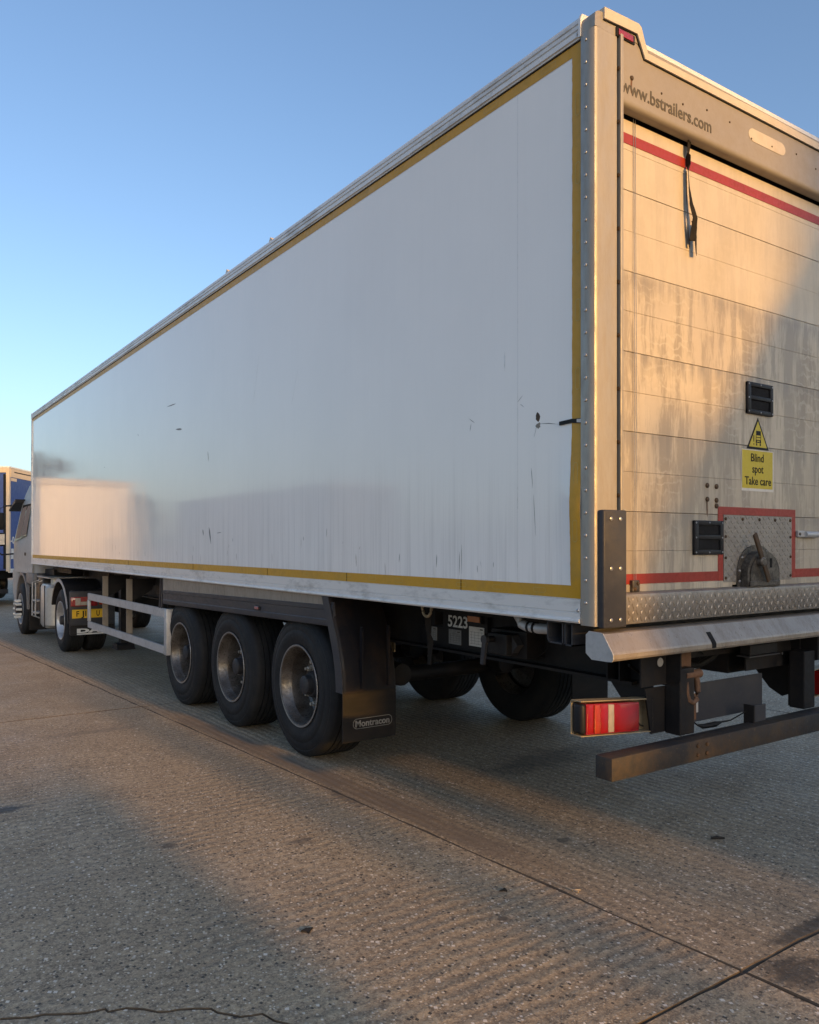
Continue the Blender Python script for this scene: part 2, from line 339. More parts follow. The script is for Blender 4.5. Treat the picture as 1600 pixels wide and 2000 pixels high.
def text_bm(body, size, mat4, width=None, bold=0.0, thick=0.0008, align='LEFT', squeeze=1.0):
    cu = bpy.data.curves.new('txt', 'FONT'); cu.body = body; cu.size = size; cu.offset = bold; cu.extrude = thick; cu.align_x = align; cu.resolution_u = 3
    ob = bpy.data.objects.new('txt', cu); COL.objects.link(ob)
    dg = bpy.context.evaluated_depsgraph_get(); me = bpy.data.meshes.new_from_object(ob.evaluated_get(dg))
    bpy.data.objects.remove(ob); bpy.data.curves.remove(cu)
    bm = bmesh.new(); bm.from_mesh(me); bpy.data.meshes.remove(me)
    if width:
        xs = [v.co.x for v in bm.verts]; k = width / (max(xs) - min(xs)); x0 = min(xs)
        for v in bm.verts: v.co.x = (v.co.x - x0) * k
    bmesh.ops.transform(bm, matrix=mat4, verts=bm.verts); return bm
def on_rear(x, y, z): return Matrix.Translation((x, y, z)) @ Matrix.Rotation(R(90), 4, 'X')
def on_left(x, y, z): return Matrix.Translation((x, y, z)) @ Matrix.Rotation(R(-90), 4, 'Z') @ Matrix.Rotation(R(90), 4, 'X')
def ring_outline(bm, w, h, r, t, mat4, thick=.001):
    """hollow rounded-rectangle outline lying in local XY"""
    def loop(w, h, r):
        out = []
        for cx, cy, a0 in ((w / 2 - r, h / 2 - r, 0), (-w / 2 + r, h / 2 - r, 90), (-w / 2 + r, -h / 2 + r, 180), (w / 2 - r, -h / 2 + r, 270)):
            for k in range(7): a = R(a0 + 15 * k); out.append((cx + r * math.cos(a), cy + r * math.sin(a)))
        return out
    A, B = loop(w, h, r), loop(w - 2 * t, h - 2 * t, max(r - t, .001)); n = len(A)
    va = [bm.verts.new(mat4 @ Vector((*q, thick))) for q in A]; vb = [bm.verts.new(mat4 @ Vector((*q, thick))) for q in B]
    for i in range(n): bm.faces.new((va[i], va[(i + 1) % n], vb[(i + 1) % n], vb[i]))
    return bm
def ellipse_pts(cx, cy, rx, ry, n=14, jag=0.0):
    return [(cx + rx * math.cos(2 * math.pi * i / n) * (1 + random.uniform(-jag, jag)), cy + ry * math.sin(2 * math.pi * i / n) * (1 + random.uniform(-jag, jag))) for i in range(n)]
def lug(bm, c, ux, uz, nrm, L, Wd, H):
    """one raised tread bar: a low ridged diamond"""
    c, ux, uz, nrm = map(Vector, (c, ux, uz, nrm))
    a, b_, d, e = c + ux * L / 2, c - ux * L / 2, c + uz * Wd / 2, c - uz * Wd / 2
    t1, t2 = c + ux * L * .28 + nrm * H, c - ux * L * .28 + nrm * H
    v = [bm.verts.new(q) for q in (a, b_, d, e, t1, t2)]
    for f in ((0, 2, 4), (4, 2, 5), (5, 2, 1), (1, 3, 5), (5, 3, 4), (4, 3, 0)): bm.faces.new([v[i] for i in f])

# ------------------------------------------------------------------ ground
def ground_sheet():
    bm = bmesh.new(); S = 1500
    vs_ = [bm.verts.new((x, y, gz(max(-40, min(60, y))) - .008)) for y in (-S, -40, 60, S) for x in (-S, S)]
    for i in range(3): bm.faces.new((vs_[2 * i], vs_[2 * i + 1], vs_[2 * i + 3], vs_[2 * i + 2]))
    o = mk('ground', bm, 'joint', None, (0, 0, 0), kind='structure'); return o
ground = ground_sheet()
# far yard surface outside the built slabs
def slab(poly, mat, parent=ground, tilt=(0, 0), dz=0.0, bev=.006):
    bm = bmesh.new()
    cx = sum(p[0] for p in poly) / len(poly); cy = sum(p[1] for p in poly) / len(poly)
    def zz(x, y): return gz(max(-40, min(60, y))) + dz + tilt[0] * (x - cx) + tilt[1] * (y - cy)
    def inset(p, d):
        dx, dy = cx - p[0], cy - p[1]; l = math.hypot(dx, dy); return (p[0] + dx / l * d, p[1] + dy / l * d)
    A = [bm.verts.new((*p, zz(*p) - .05)) for p in poly]
    B = [bm.verts.new((*p, zz(*p) - bev)) for p in poly]
    C_ = [bm.verts.new((*inset(p, bev * 1.4), zz(*inset(p, bev * 1.4)))) for p in poly]
    n = len(poly); bm.faces.new(C_)
    for P, Q in ((A, B), (B, C_)):
        for i in range(n): bm.faces.new((P[i], P[(i + 1) % n], Q[(i + 1) % n], Q[i]))
    bmesh.ops.recalc_face_normals(bm, faces=bm.faces); bm.normal_update()
    for f in bm.faces: f.material_index = 0 if f.normal.z > .9 else 1
    return mk('concrete_slab', bm, [mat, 'joint'], parent)
def jx(x, y): return x - .034 * y                 # slab joints run a touch askew to the trailer
G_ = .0045
ROWS = [-18.7, -12.7, -6.73, -.76, 5.72, 11.7, 17.7, 23.7, 29.7, 35.7]
COLS = [-14.1, -9.5, -4.85, -.115, 4.5, 9.1, 13.7, 18.3]
def quad(ci, ri):
    x0, x1, y0, y1 = COLS[ci] + G_, COLS[ci + 1] - G_, ROWS[ri] + G_, ROWS[ri + 1] - G_
    near = ci in (2, 3) and ri in (2, 3, 4); k = 60 if near else 10; jt = .0045 if near else .003; pts = []
    for i in range(k): t = i / k; pts.append((x0 + (x1 - x0) * t, y0))
    for i in range(k): t = i / k; pts.append((x1, y0 + (y1 - y0) * t))
    for i in range(k): t = i / k; pts.append((x1 + (x0 - x1) * t, y1))
    for i in range(k): t = i / k; pts.append((x0, y1 + (y0 - y1) * t))
    return [(jx(x, y) + random.uniform(-jt, jt) + .004 * math.sin(y * 7.3 + x), y + random.uniform(-jt, jt) + .004 * math.sin(x * 9.1 + y)) for x, y in pts]
for ci in range(len(COLS) - 1):
    for ri in range(len(ROWS) - 1):
        mt = 'concrete_y' if COLS[ci] > -1 else 'concrete_x'
        if (ci + ri) % 5 == 0: mt = 'concrete_x'
        if COLS[ci] == -.115 and ROWS[ri] in (-.76, 5.72): mt = 'concrete_y'
        if ci == 2 and ri == 3:
            # the slab with a broken corner: a jagged crack splits it
            crack = [(-4.83, 1.62), (-4.2, 1.35), (-3.7, 1.22), (-3.2, .86), (-2.75, .72), (-2.5, .52), (-2.302, .465), (-2.18, .41), (-2.062, .336), (-1.95, .29), (-1.84, .187), (-1.72, .12), (-1.66, .02), (-1.589, -.023), (-1.55, -.11), (-1.46, -.2), (-1.41, -.33), (-1.3, -.4), (-1.25, -.55), (-1.18, -.62), (-1.13, -.745)]
            cr = []
            for a, b_ in zip(crack, crack[1:]):
                cr.append(a)
                for t in (.33, .67): cr.append((a[0] + (b_[0] - a[0]) * t + random.uniform(-.018, .018), a[1] + (b_[1] - a[1]) * t + random.uniform(-.018, .018)))
            cr.append(crack[-1])
            def L(y): return jx(COLS[2] + G_, y)
            def Rr(y): return jx(COLS[3] - G_, y)
            y0, y1 = ROWS[3] + G_, ROWS[4] - G_
            up = [(L(1.63), 1.63)] + [(x + .002, y + .003) for x, y in cr[1:-1]] + [(-1.13, y0)] + [(Rr(y0), y0)] + [(Rr(y0 + (y1 - y0) * i / 10), y0 + (y1 - y0) * i / 10) for i in range(1, 10)] + [(Rr(y1), y1), (L(y1), y1)]
            dn = [(L(1.61), 1.61), (L(y0), y0), (-1.145, y0)] + [(x - .002, y - .003) for x, y in cr[1:-1]][::-1]
            slab(up, mt, bev=.0006); slab(dn, mt, dz=-.003, bev=.0006)
        else:
            slab(quad(ci, ri), mt, dz=random.uniform(-.0015, .0015), tilt=(random.uniform(-.0003, .0003), random.uniform(-.0003, .0003)))
def far_yard():
    bm = bmesh.new()
    x0, x1, y0, y1 = COLS[0] + .1, COLS[-1] - .1, ROWS[0] + .1, ROWS[-1] - .1
    S = 1400
    def add(a, b_, c_, d):
        ys = sorted({c_, d, *[v for v in (-40, 60) if c_ < v < d]})
        for u, w in zip(ys, ys[1:]):
            V = [bm.verts.new((x, y, gz(max(-40, min(60, y))) - .004)) for x, y in ((a, u), (b_, u), (b_, w), (a, w))]; bm.faces.new(V)
    add(-S, S, -S, y0 - .4); add(-S, S, y1 + .4, S); add(-S, x0 - 1.6, y0 - .4, y1 + .4); add(x1 + 1.6, S, y0 - .4, y1 + .4)
    return mk('yard_surface', bm, 'concrete_x', None, (0, 0, 0), kind='structure')
far_yard()

# ------------------------------------------------------------------ semi-trailer
T = thing('semi_trailer', 'long white box semi-trailer with yellow edge tape and a grimy roller door', 'trailer', (1.3, 6.8, gz(6.8)))
W, LN = 2.6, 13.46
def dent(y, z):
    """bulged panel edge above the lower rear corner, plus slight overall waviness"""
    d = -.022 * math.exp(-((y - .12) / .11) ** 2) * math.exp(-((z - 1.72) / .26) ** 2)
    d += -.010 * math.exp(-((y - .10) / .08) ** 2) * math.exp(-((z - 1.42) / .12) ** 2)
    d += .006 * math.exp(-((y - .22) / .07) ** 2) * math.exp(-((z - 1.65) / .3) ** 2)
    return d
def side_grid(y0, y1, z0, z1, off, ny, nz, ypow=1.0, jag=0.0):
    bm = bmesh.new(); g = []
    for i in range(ny + 1):
        y = y0 + (y1 - y0) * (i / ny) ** ypow; row = []
        for j in range(nz + 1):
            z = z0 + (z1 - z0) * j / nz
            yy = y + (random.uniform(-jag, jag) if i == ny else 0)
            row.append(bm.verts.new((off + dent(yy, z), yy, z)))
        g.append(row)
    for i in range(ny):
        for j in range(nz): bm.faces.new((g[i][j], g[i][j + 1], g[i + 1][j + 1], g[i + 1][j]))
    bmesh.ops.recalc_face_normals(bm, faces=bm.faces)
    if bm.faces[:][0].normal.x > 0: bmesh.ops.reverse_faces(bm, faces=bm.faces)
    return bm
bm = side_grid(.083, LN, 1.30, 3.85, .004, 60, 48, 2.2); bx(bm, .022, .055, .083, LN, 1.25, 3.88)
panel = mk('side_panel', bm, 'panel', T, smooth=True)
mk('side_panel', box(W - .055, W, .083, LN, 1.22, 3.9), 'panel', T)
mk('front_wall', box(.0, W, LN + .001, LN + .06, 1.20, 3.93, bev=.02), 'alu_rail', T)
mk('roof', box(.03, W - .03, .05, LN, 3.90, 3.925), 'alu_rail', T)
mk('floor', box(.03, W - .03, .08, LN, 1.199, 1.215), 'black_steel', T)
mk('inner_bulkhead', box(.06, W - .06, .30, .33, 1.19, 3.9), 'dark', T)
# tapes
tp = mk('edge_tape', side_grid(.083, LN - .01, 1.314, 1.372, .0022, 60, 3, 2.2), 'yellow', T, smooth=True)
for y in (.157, .962, 2.18, 3.42, 5.1, 7.3): mk('tape_seam', box(-.0004, .0018, y, y + .0022, 1.3145, 1.3715), 'black', tp)
mk('edge_tape', side_grid(.083, LN - .01, 3.778, 3.829, .0022, 30, 2, 2.0), 'yellow', T, smooth=True)
mk('edge_tape', side_grid(.083, .150, 1.372, 3.778, .0022, 5, 120, 1.0, .0014), 'yellow', T, smooth=True)
for z in (1.62, 1.88, 2.31, 2.62, 2.93, 3.24, 3.55): 
    mk('tape_logo', ring_outline(bmesh.new(), .10, .028, .013, .002, on_left(dent(.113, z) + .0005, .113, z) @ Matrix.Rotation(R(90), 4, 'Z')), 'yellow_line', T)
for k in range(9):
    mk('tape_logo', ring_outline(bmesh.new(), .085, .024, .011, .0018, on_left(.0005, .36 + .30 * k, 1.343)), 'yellow_line', T)
for k in range(5):
    mk('tape_logo', ring_outline(bmesh.new(), .10, .026, .012, .0018, on_left(.0005, .30 + .42 * k, 3.803)), 'yellow_line', T)
# top rail with two grooves and a rounded shoulder
prof = [(.03, 3.835), (-.006, 3.835), (-.006, 3.842), (-.014, 3.845), (-.014, 3.868), (-.008, 3.870), (-.008, 3.876), (-.014, 3.878), (-.014, 3.894), (-.008, 3.896), (-.008, 3.900), (-.014, 3.903), (-.013, 3.918), (-.006, 3.931), (.008, 3.938), (.09, 3.942), (.09, 3.925), (.03, 3.925)]
mk('top_rail', prism(bmesh.new(), prof, 'y', .084, LN + .05), 'alu_rail', T)
mk('top_rail', prism(bmesh.new(), [(W - a, b) for a, b in prof], 'y', .084, LN + .05), 'alu_rail', T)
mk('rail_seal', box(-.001, .02, .084, LN, 3.829, 3.836), 'black', T)
# bottom rail
prof = [(.05, 1.312), (-.005, 1.312), (-.013, 1.309), (-.013, 1.256), (-.010, 1.254), (-.010, 1.251), (-.015, 1.249), (-.015, 1.226), (-.022, 1.222), (-.024, 1.212), (-.018, 1.204), (.05, 1.204)]
mk('bottom_rail', prism(bmesh.new(), prof, 'y', .086, LN), 'alu_rail', T)
mk('bottom_rail', prism(bmesh.new(), [(W - a, b) for a, b in prof], 'y', .086, LN), 'alu_rail', T)
# front corner edge, thin vertical alloy strip
mk('front_post', box(-.012, .05, LN - .015, LN + .04, 1.20, 3.936, bev=.006), 'alu_rail', T)
# rail end bolts
riv0 = None
def rivet_mesh():
    bm = bmesh.new(); lathe(bm, [(.004, .0085), (.0, .0085), (-.0035, .0065), (-.005, .003), (-.0052, .0005)], 10); return bm
rv = mk('rivet', rivet_mesh(), 'rivet', T, (0, 0, 0)); rv_first = True
def rivet(loc, parent):
    global rv_first
    if rv_first:
        rv_first = False; rv.parent = parent; rv.location = Vector(loc) - WL[parent.name]; WL[rv.name] = Vector(loc); return rv
    return dup(rv, parent, loc)
# corner posts: an L section with a rounded outer edge
def post_profile(s=1):
    pts = [(-.012, .084), (-.015, .080), (-.015, .012), (-.011, .003), (-.003, -.001), (.006, -.002), (.128, -.002), (.128, .03), (.03, .05), (.03, .084)]
    return pts if s == 1 else [(W - a, b) for a, b in pts]
post = mk('corner_post', prism(bmesh.new(), post_profile(), 'z', 1.197, 3.842), 'alu', T, smooth=True)
post_r = mk('corner_post', prism(bmesh.new(), post_profile(-1), 'z', 1.197, 3.842), 'alu', T, smooth=True)
for k in range(27):
    if k == 0 or 1.2 < 3.806 - .1003 * k: rivet((-.015, .052, 3.806 - .1003 * k), post)
for p in ((-.014, .10, 1.262), (-.014, .10, 3.857)): rivet(p, T)
def post_cap(s):
    bm = bmesh.new()
    pts = [(-.014, 3.843), (-.014, 3.885), (-.008, 3.905), (.008, 3.915), (.04, 3.918), (.128, 3.918), (.128, 3.843)]
    if s < 0: pts = [(W - a, b) for a, b in pts]
    prism(bm, pts, 'y', -.0015, .085)
    return mk('post_cap', bm, 'alu', T, smooth=True)
post_cap(1); post_cap(-1)
mk('seal_band', prism(bmesh.new(), [(-.018, 3.835), (-.018, 3.915), (-.008, 3.938), (.10, 3.946), (.10, 3.90), (.0, 3.90), (.0, 3.835)], 'y', .080, .094), 'alu_rail', T)
# door guide channels
for s in (1, -1):
    f = (lambda a, b: (a, b)) if s == 1 else (lambda a, b: (W - b, W - a))
    mk('guide_channel', box(*f(.130, .139), .012, .09, 1.20, 3.85), 'black', T)
    ch = mk('guide_channel', box(*f(.1395, .158), -.016, .09, 1.20, 3.855, bev=.002), 'alu', T)
    if s == 1:
        for k in range(9): mk('guide_bolt', lathe(bmesh.new(), [(-.003, .010), (-.0065, .010), (-.0085, .005), (-.0086, .001)], 8, (.139, -.004, 1.78 + .24 * k)), 'bolt', ch)
# header with curled lower lip
prof = [(.085, 3.86), (.002, 3.86), (-.002, 3.84), (-.002, 3.600), (-.005, 3.580), (-.004, 3.566), (.004, 3.556), (.018, 3.552), (.05, 3.552), (.05, 3.58), (.085, 3.60)]
header = mk('header', prism(bmesh.new(), prof, 'x', .160, W - .160), 'header', T, smooth=True)
mk('header_end', box(.129, .1595, .0, .084, 3.856, 3.90), 'header', T)
mk('header_end', box(W - .1595, W - .129, .0, .084, 3.856, 3.90), 'header', T)
up = [(.16, 3.861), (.16, 3.905), (.272, 3.905), (.298, 3.861)]
mk('header_end', prism(bmesh.new(), up, 'y', -.001, .08), 'header', T)
mk('header_end', prism(bmesh.new(), [(W - a, b) for a, b in up], 'y', -.001, .08), 'header', T)
low = [(.036, 3.886), (.257, 3.896), (.311, 3.800), (1.30, 3.801)]; hi = [(1.30, 3.842), (.329, 3.831), (.284, 3.935), (.266, 3.945), (.036, 3.936)]
def cap_strip(sgn):
    bm = bmesh.new(); P = low + hi
    if sgn < 0: P = [(W - a, b) for a, b in P]
    prism(bm, P, 'y', -.013, .03); return bm
mk('roof_edge_cap', cap_strip(1), 'cap', T); mk('roof_edge_cap', cap_strip(-1), 'cap', T)
mk('cap_seal', prism(bmesh.new(), [(.036, 3.882), (.255, 3.892), (.309, 3.796), (2.28, 3.796), (2.28, 3.7995), (.3112, 3.7995), (.257, 3.8955), (.036, 3.8855)], 'y', -.006, .02), 'black', T)
for s in (0, 1):
    a, b_ = (.119, .243) if s == 0 else (W - .243, W - .119)
    rl = mk('marker_lamp', box(a, b_, -.008, .01, 3.842, 3.881), 'black', T)
    mk('lens', box(a + .012, b_ - .014, -.013, -.0082, 3.847, 3.876, bev=.002), 'lens_darkred', rl)
for x in (.44, .60, .79, .98, 1.17, 1.36, 1.60, 1.8): mk('screw', lathe(bmesh.new(), [(.0, .006), (-.003, .005), (-.004, .001)], 8, (x, -.002, 3.70 + .02 * math.sin(9 * x)), 'y'), 'bolt', header)
mk('screw', lathe(bmesh.new(), [(.0, .012), (-.006, .009), (-.008, .001)], 8, (.228, -.002, 3.688), 'y'), 'bolt', header)
mk('rust_run', prism(bmesh.new(), [(.222, 3.682), (.219, 3.640), (.224, 3.618), (.230, 3.63), (.232, 3.682)], 'y', -.0030, -.0022), 'rust', header)
mk('weathered_patch', prism(bmesh.new(), [(x, z) for x, z in ellipse_pts(1.19, 3.705, .045, .034)][4:11] + [(1.44, 3.671)] + [(x, z) for x, z in ellipse_pts(1.445, 3.706, .045, .034)][-4:] + [(x, z) for x, z in ellipse_pts(1.445, 3.706, .045, .034)][:4], 'y', -.0036, -.0021), 'cap', header)
mk('lettering', text_bm('www.bstrailers.com', .088, on_rear(.155, -.0034, 3.610), width=.670, bold=.0012), 'print', header, label='grey web address lettering www.bstrailers.com')
mk('gap_shade_sheet', box(.16, W - .16, .088, .098, 3.40, 3.60), 'dark', T)  # black sheet painted for the shade inside the gap under the header

# roller door: separate slats, every second joint a hinge gap
DX0, DX1, DY = .1595, W - .1595, .060
door = mk('roller_door', box(DX0, DX1, DY + .014, DY + .022, 1.345, 3.548), 'bolt', T)
zs = [1.346, 1.529, 1.713, 1.899, 2.087, 2.273, 2.459, 2.648, 2.834, 3.022, 3.210, 3.398, 3.538]
for i, (a, b_) in enumerate(zip(zs, zs[1:])):
    g0 = .0012 if i % 2 == 0 else .0009; g1 = .0012
    lo_g = .0014 if i % 2 == 0 else .0005; hi_g = .0005 if i % 2 == 0 else .0014
    bm = box(DX0 + .001, DX1 - .001, DY + random.uniform(-.0006, .0006), DY + .013, a + lo_g, b_ - hi_g, bev=.0008, seg=1)
    mk('door_slat', bm, 'door', door)
def rear_tape(x0, x1, z0, z1, d=.0016):
    return mk('reflective_tape', box(x0, x1, DY - d - .0008, DY - .0008, z0, z1), 'red', door)
rear_tape(DX0 + .002, DX1 - .002, 3.425, 3.473); rear_tape(DX0 + .002, .969, 1.373, 1.421); rear_tape(1.696, DX1 - .002, 1.373, 1.421)
rear_tape(.970, 1.0135, 1.372, 1.7135, .002); rear_tape(1.6535, 1.695, 1.372, 1.7135, .002); rear_tape(.970, 1.695, 1.714, 1.755, .0024)
mk('bottom_seal', box(DX0 + .002, 1.09, DY - .004, DY + .01, 1.337, 1.370, bev=.002), 'door', door)
mk('bottom_seal', box(1.43, DX1 - .002, DY - .004, DY + .01, 1.337, 1.370, bev=.002), 'door', door)
pl = mk('kick_plate', box(1.015, 1.652, DY - .0055, DY - .0005, 1.362, 1.7125), 'tread', T)
bm = bmesh.new()
for i in range(24):
    for j in range(14):
        s = 1 if (i + j) % 2 else -1
        lug(bm, (1.030 + i * .0265, DY - .0055, 1.378 + j * .0247), (.707, 0, .707 * s), (-.707 * s, 0, .707), (0, -1, 0), .026, .0075, .0022)
bmesh.ops.recalc_face_normals(bm, faces=bm.faces); mk('tread_lugs', bm, 'tread', pl, kind='stuff')
def bolt(x, y, z, r, parent, mat='bolt', h=.006):
    return mk('bolt', lathe(bmesh.new(), [(y, r), (y - h * .6, r), (y - h, r * .6), (y - h * 1.05, r * .1)], 10, (x, 0, z), 'y'), mat, parent)
for x in (1.03, 1.18, 1.335, 1.485, 1.635): bolt(x, DY - .0055, 1.693, .009, pl)
for x in (1.03, 1.638):
    for z in (1.60, 1.49, 1.385): bolt(x, DY - .0055, z, .008, pl)
for x, z in ((.878, 1.859), (.955, 1.857), (.878, 1.789), (.955, 1.786), (.955, 1.757)): bolt(x, DY - .002, z, .0135, door, h=.008)
mk('rust_run', prism(bmesh.new(), [(.874, 1.782), (.876, 1.72), (.880, 1.70), (.884, 1.73), (.882, 1.782)], 'y', DY - .0024, DY - .0014), 'rust', door)
# recessed grab handles
def grab(x0, x1, z0, z1):
    bm = bmesh.new(); w, h = x1 - x0, z1 - z0; b_ = .034; f0, f1 = DY - .016, DY - .001
    bx(bm, x0, x0 + b_, f0, f1, z0, z1, .004); bx(bm, x1 - b_ * .8, x1, f0, f1, z0, z1, .004)
    bx(bm, x0, x1, f0 + .0004, f1, z0, z0 + .024, .004); bx(bm, x0, x1, f0 + .0004, f1, z1 - .024, z1, .004)
    bx(bm, x0 + .01, x1 - .01, f0 + .001, f1, z0 + h * .45, z0 + h * .58, .003)
    bx(bm, x0 + .005, x1 - .005, f1 - .004, f1 - .001, z0 + .005, z1 - .005)
    
    o = mk('grab_handle', bm, 'plastic', T, smooth=True)
    for za, zb in ((z0 + .028, z0 + h * .44), (z0 + h * .59, z1 - .028)): mk('grip_shade', box(x0 + .038, x1 - .031, f0 + .009, f1 - .0045, za, zb, bev=.002), 'dark', o)  # black blocks put the deep shade of the grip pockets into colour
    for x, z in ((x0 + .012, z0 + .012), (x1 - .012, z0 + .012), (x0 + .012, z1 - .012), (x1 - .012, z1 - .012), ((x0 + x1) / 2, z0 + .011), ((x0 + x1) / 2, z1 - .011), (x0 + .012, (z0 + z1) / 2), (x1 - .012, (z0 + z1) / 2)):
        mk('screw', lathe(bmesh.new(), [(f0 + .001, .005), (f0 - .002, .0045), (f0 - .003, .0005)], 8, (x, 0, z), 'y'), 'rivet', o)
grab(.758, 1.000, 1.507, 1.680); grab(1.212, 1.455, 2.258, 2.428)
# signs
sg = mk('warning_sign', prism(bmesh.new(), [(1.224, 2.072), (1.430, 2.072), (1.327, 2.243)], 'y', DY - .0025, DY - .0009), 'black', T)
mk('sign_face', prism(bmesh.new(), [(1.243, 2.084), (1.411, 2.084), (1.327, 2.224)], 'y', DY - .0032, DY - .0026), 'sign_yellow', sg)
bm = bmesh.new(); y0, y1 = DY - .0040, DY - .0033
for r_ in ((1.309, 1.352, 2.148, 2.172), (1.306, 1.310, 2.120, 2.150), (1.350, 1.354, 2.120, 2.150), (1.312, 1.348, 2.135, 2.139), (1.306, 1.318, 2.106, 2.120), (1.342, 1.354, 2.106, 2.120), (1.306, 1.354, 2.119, 2.124), (1.308, 1.318, 2.092, 2.104), (1.342, 1.352, 2.092, 2.104), (1.321, 1.339, 2.107, 2.113), (1.284, 1.290, 2.112, 2.146), (1.284, 1.290, 2.095, 2.103)): bx(bm, r_[0], r_[1], y0, y1, r_[2], r_[3])
mk('pictogram', bm, 'black', sg)
sg = mk('warning_sign', box(1.178, 1.478, DY - .0014, DY - .0009, 1.846, 2.068), 'sign_white', T)
mk('sign_face', box(1.182, 1.468, DY - .0024, DY - .0015, 1.860, 2.064), 'sign_yellow', sg)
for t_, x, z, w_ in (('Blind', 1.262, 2.005, .118), ('spot', 1.274, 1.945, .104), ('Take care', 1.205, 1.880, .246)):
    mk('lettering', text_bm(t_, .062, on_rear(x, DY - .0032, z), width=w_, bold=.0006, thick=.0005), 'black', sg)
# lock housing and lever
def dome(x0, x1, z0, zt, n=16):
    cx = (x0 + x1) / 2; rx = (x1 - x0) / 2; zb = z0 + (zt - z0) * .35
    return [(x0, z0), (x0, zb)] + [(cx - rx * math.cos(math.pi * i / n), zb + (zt - zb) * math.sin(math.pi * i / n)) for i in range(1, n)] + [(x1, zb), (x1, z0)]
lk = mk('door_lock', prism(bmesh.new(), dome(1.125, 1.470, 1.335, 1.558), 'y', DY - .012, DY - .0058), 'lock', T, smooth=True)
mk('lock_case', prism(bmesh.new(), dome(1.150, 1.448, 1.336, 1.525), 'y', DY - .055, DY - .0125), 'lock', lk, smooth=True)
mk('lock_face', prism(bmesh.new(), dome(1.172, 1.430, 1.352, 1.508), 'y', DY - .060, DY - .0552), 'lock', lk, smooth=True)
mk('lock_slot', box(1.345, 1.365, DY - .0615, DY - .059, 1.435, 1.485, bev=.0006), 'dark', lk)
mk('lock_base', box(1.160, 1.438, DY - .066, DY - .056, 1.340, 1.366, bev=.003), 'lock', lk)
bm = box(-.017, .017, -.006, .006, -.16, .125, bev=.005); bmesh.ops.transform(bm, matrix=Matrix.Translation((1.232, DY - .080, 1.505)) @ Matrix.Rotation(R(-28), 4, 'Y'), verts=bm.verts); mk('lock_lever', bm, 'bolt', lk)
mk('lock_pivot', lathe(bmesh.new(), [(DY - .055, .026), (DY - .085, .026), (DY - .092, .018), (DY - .093, .001)], 14, (1.245, 0, 1.468), 'y'), 'lock', lk, smooth=True)
for x, z in ((1.142, 1.365), (1.142, 1.42), (1.165, 1.49), (1.39, 1.518)): bolt(x, DY - .012, z, .007, lk, 'rivet')
# side clip on the right
cl = mk('door_catch', box(1.700, 1.775, DY - .018, DY - .001, 1.600, 1.636, bev=.004), 'galv', T)
mk('catch_arm', lathe(bmesh.new(), [(1.765, .017), (1.79, .018), (1.905, .018), (1.906, .014)], 16, (0, DY - .02, 1.616)), 'galv', cl, smooth=True)
bolt(1.715, DY - .018, 1.618, .009, cl, 'lock')
# door cables, clip, strap
for x in (.307, .321): mk('door_cable', tube(bmesh.new(), [(x, DY - .010, 1.375), (x + .0015, DY - .012, 2.4), (x + .003, DY - .004, 3.552)], .0014, 5), 'rivet', T)
ck = mk('cable_clip', box(.285, .335, DY - .022, DY - .001, 1.338, 1.392, bev=.003), 'lock', T)
bolt(.300, DY - .022, 1.352, .010, ck); bolt(.322, DY - .022, 1.376, .009, ck)
def ribbon(pts, widths, angs, th=.002):
    bm = bmesh.new(); prev = None
    for p, w_, a in zip(pts, widths, angs):
        u = Vector((math.cos(a), math.sin(a), 0)) * w_ / 2; n = Vector((-math.sin(a), math.cos(a), 0)) * th / 2; p = Vector(p)
        cur = [bm.verts.new(p + q) for q in (u + n, -u + n, -u - n, u - n)]
        if prev:
            for i in range(4): bm.faces.new((prev[i], prev[(i + 1) % 4], cur[(i + 1) % 4], cur[i]))
        else: bm.faces.new(cur)
        prev = cur
    bm.faces.new(prev); bmesh.ops.recalc_face_normals(bm, faces=bm.faces); return bm
def interp(keys, n):
    out = []
    for i in range(n + 1):
        t = i / n * (len(keys) - 1); k = min(int(t), len(keys) - 2); f = t - k
        out.append(tuple(a + (b_ - a) * (f * f * (3 - 2 * f)) for a, b_ in zip(keys[k], keys[k + 1])))
    return out
sp = interp([(.706, .034, 3.585), (.702, .042, 3.50), (.700, .040, 3.40), (.703, .036, 3.32), (.712, .030, 3.24), (.730, .022, 3.175), (.727, .026, 3.13), (.720, .030, 3.06)], 48)
st = mk('pull_strap', ribbon(sp, [.030 + .004 * math.sin(i * .3) for i in range(49)], [.05 + .55 * math.sin(i * .11) + (.9 if 8 < i < 12 else 0) for i in range(49)], .003), 'strap', T, smooth=True)
sp = interp([(.690, .045, 3.40), (.694, .044, 3.25), (.705, .045, 3.12), (.715, .045, 3.035)], 18); mk('strap_tail', ribbon(sp, [.016] * 19, [.9 - .03 * i for i in range(19)]), 'strap', st, smooth=True)
sp = interp([(.735, .036, 3.16), (.750, .034, 3.09), (.752, .032, 3.00)], 12); mk('strap_tail', ribbon(sp, [.036] * 13, [.1 + .04 * i for i in range(13)]), 'strap', st, smooth=True)
# tread-plate sill
prof = [(.085, 1.195), (.004, 1.195), (.0, 1.200), (-.003, 1.318), (.0, 1.330), (.008, 1.3355), (.085, 1.3365)]
sill = mk('sill_plate', prism(bmesh.new(), prof, 'x', .160, W - .160), 'tread', T, smooth=True)
bm = bmesh.new()
for i in range(76):
    for j in range(4):
        s = 1 if (i + j) % 2 else -1
        lug(bm, (.178 + i * .0295, -.0022, 1.217 + j * .030), (.42, 0, .907 * s), (-.907 * s, 0, .42), (0, -1, 0), .030, .009, .0032)
bmesh.ops.recalc_face_normals(bm, faces=bm.faces); mk('tread_lugs', bm, 'tread', sill, kind='stuff')
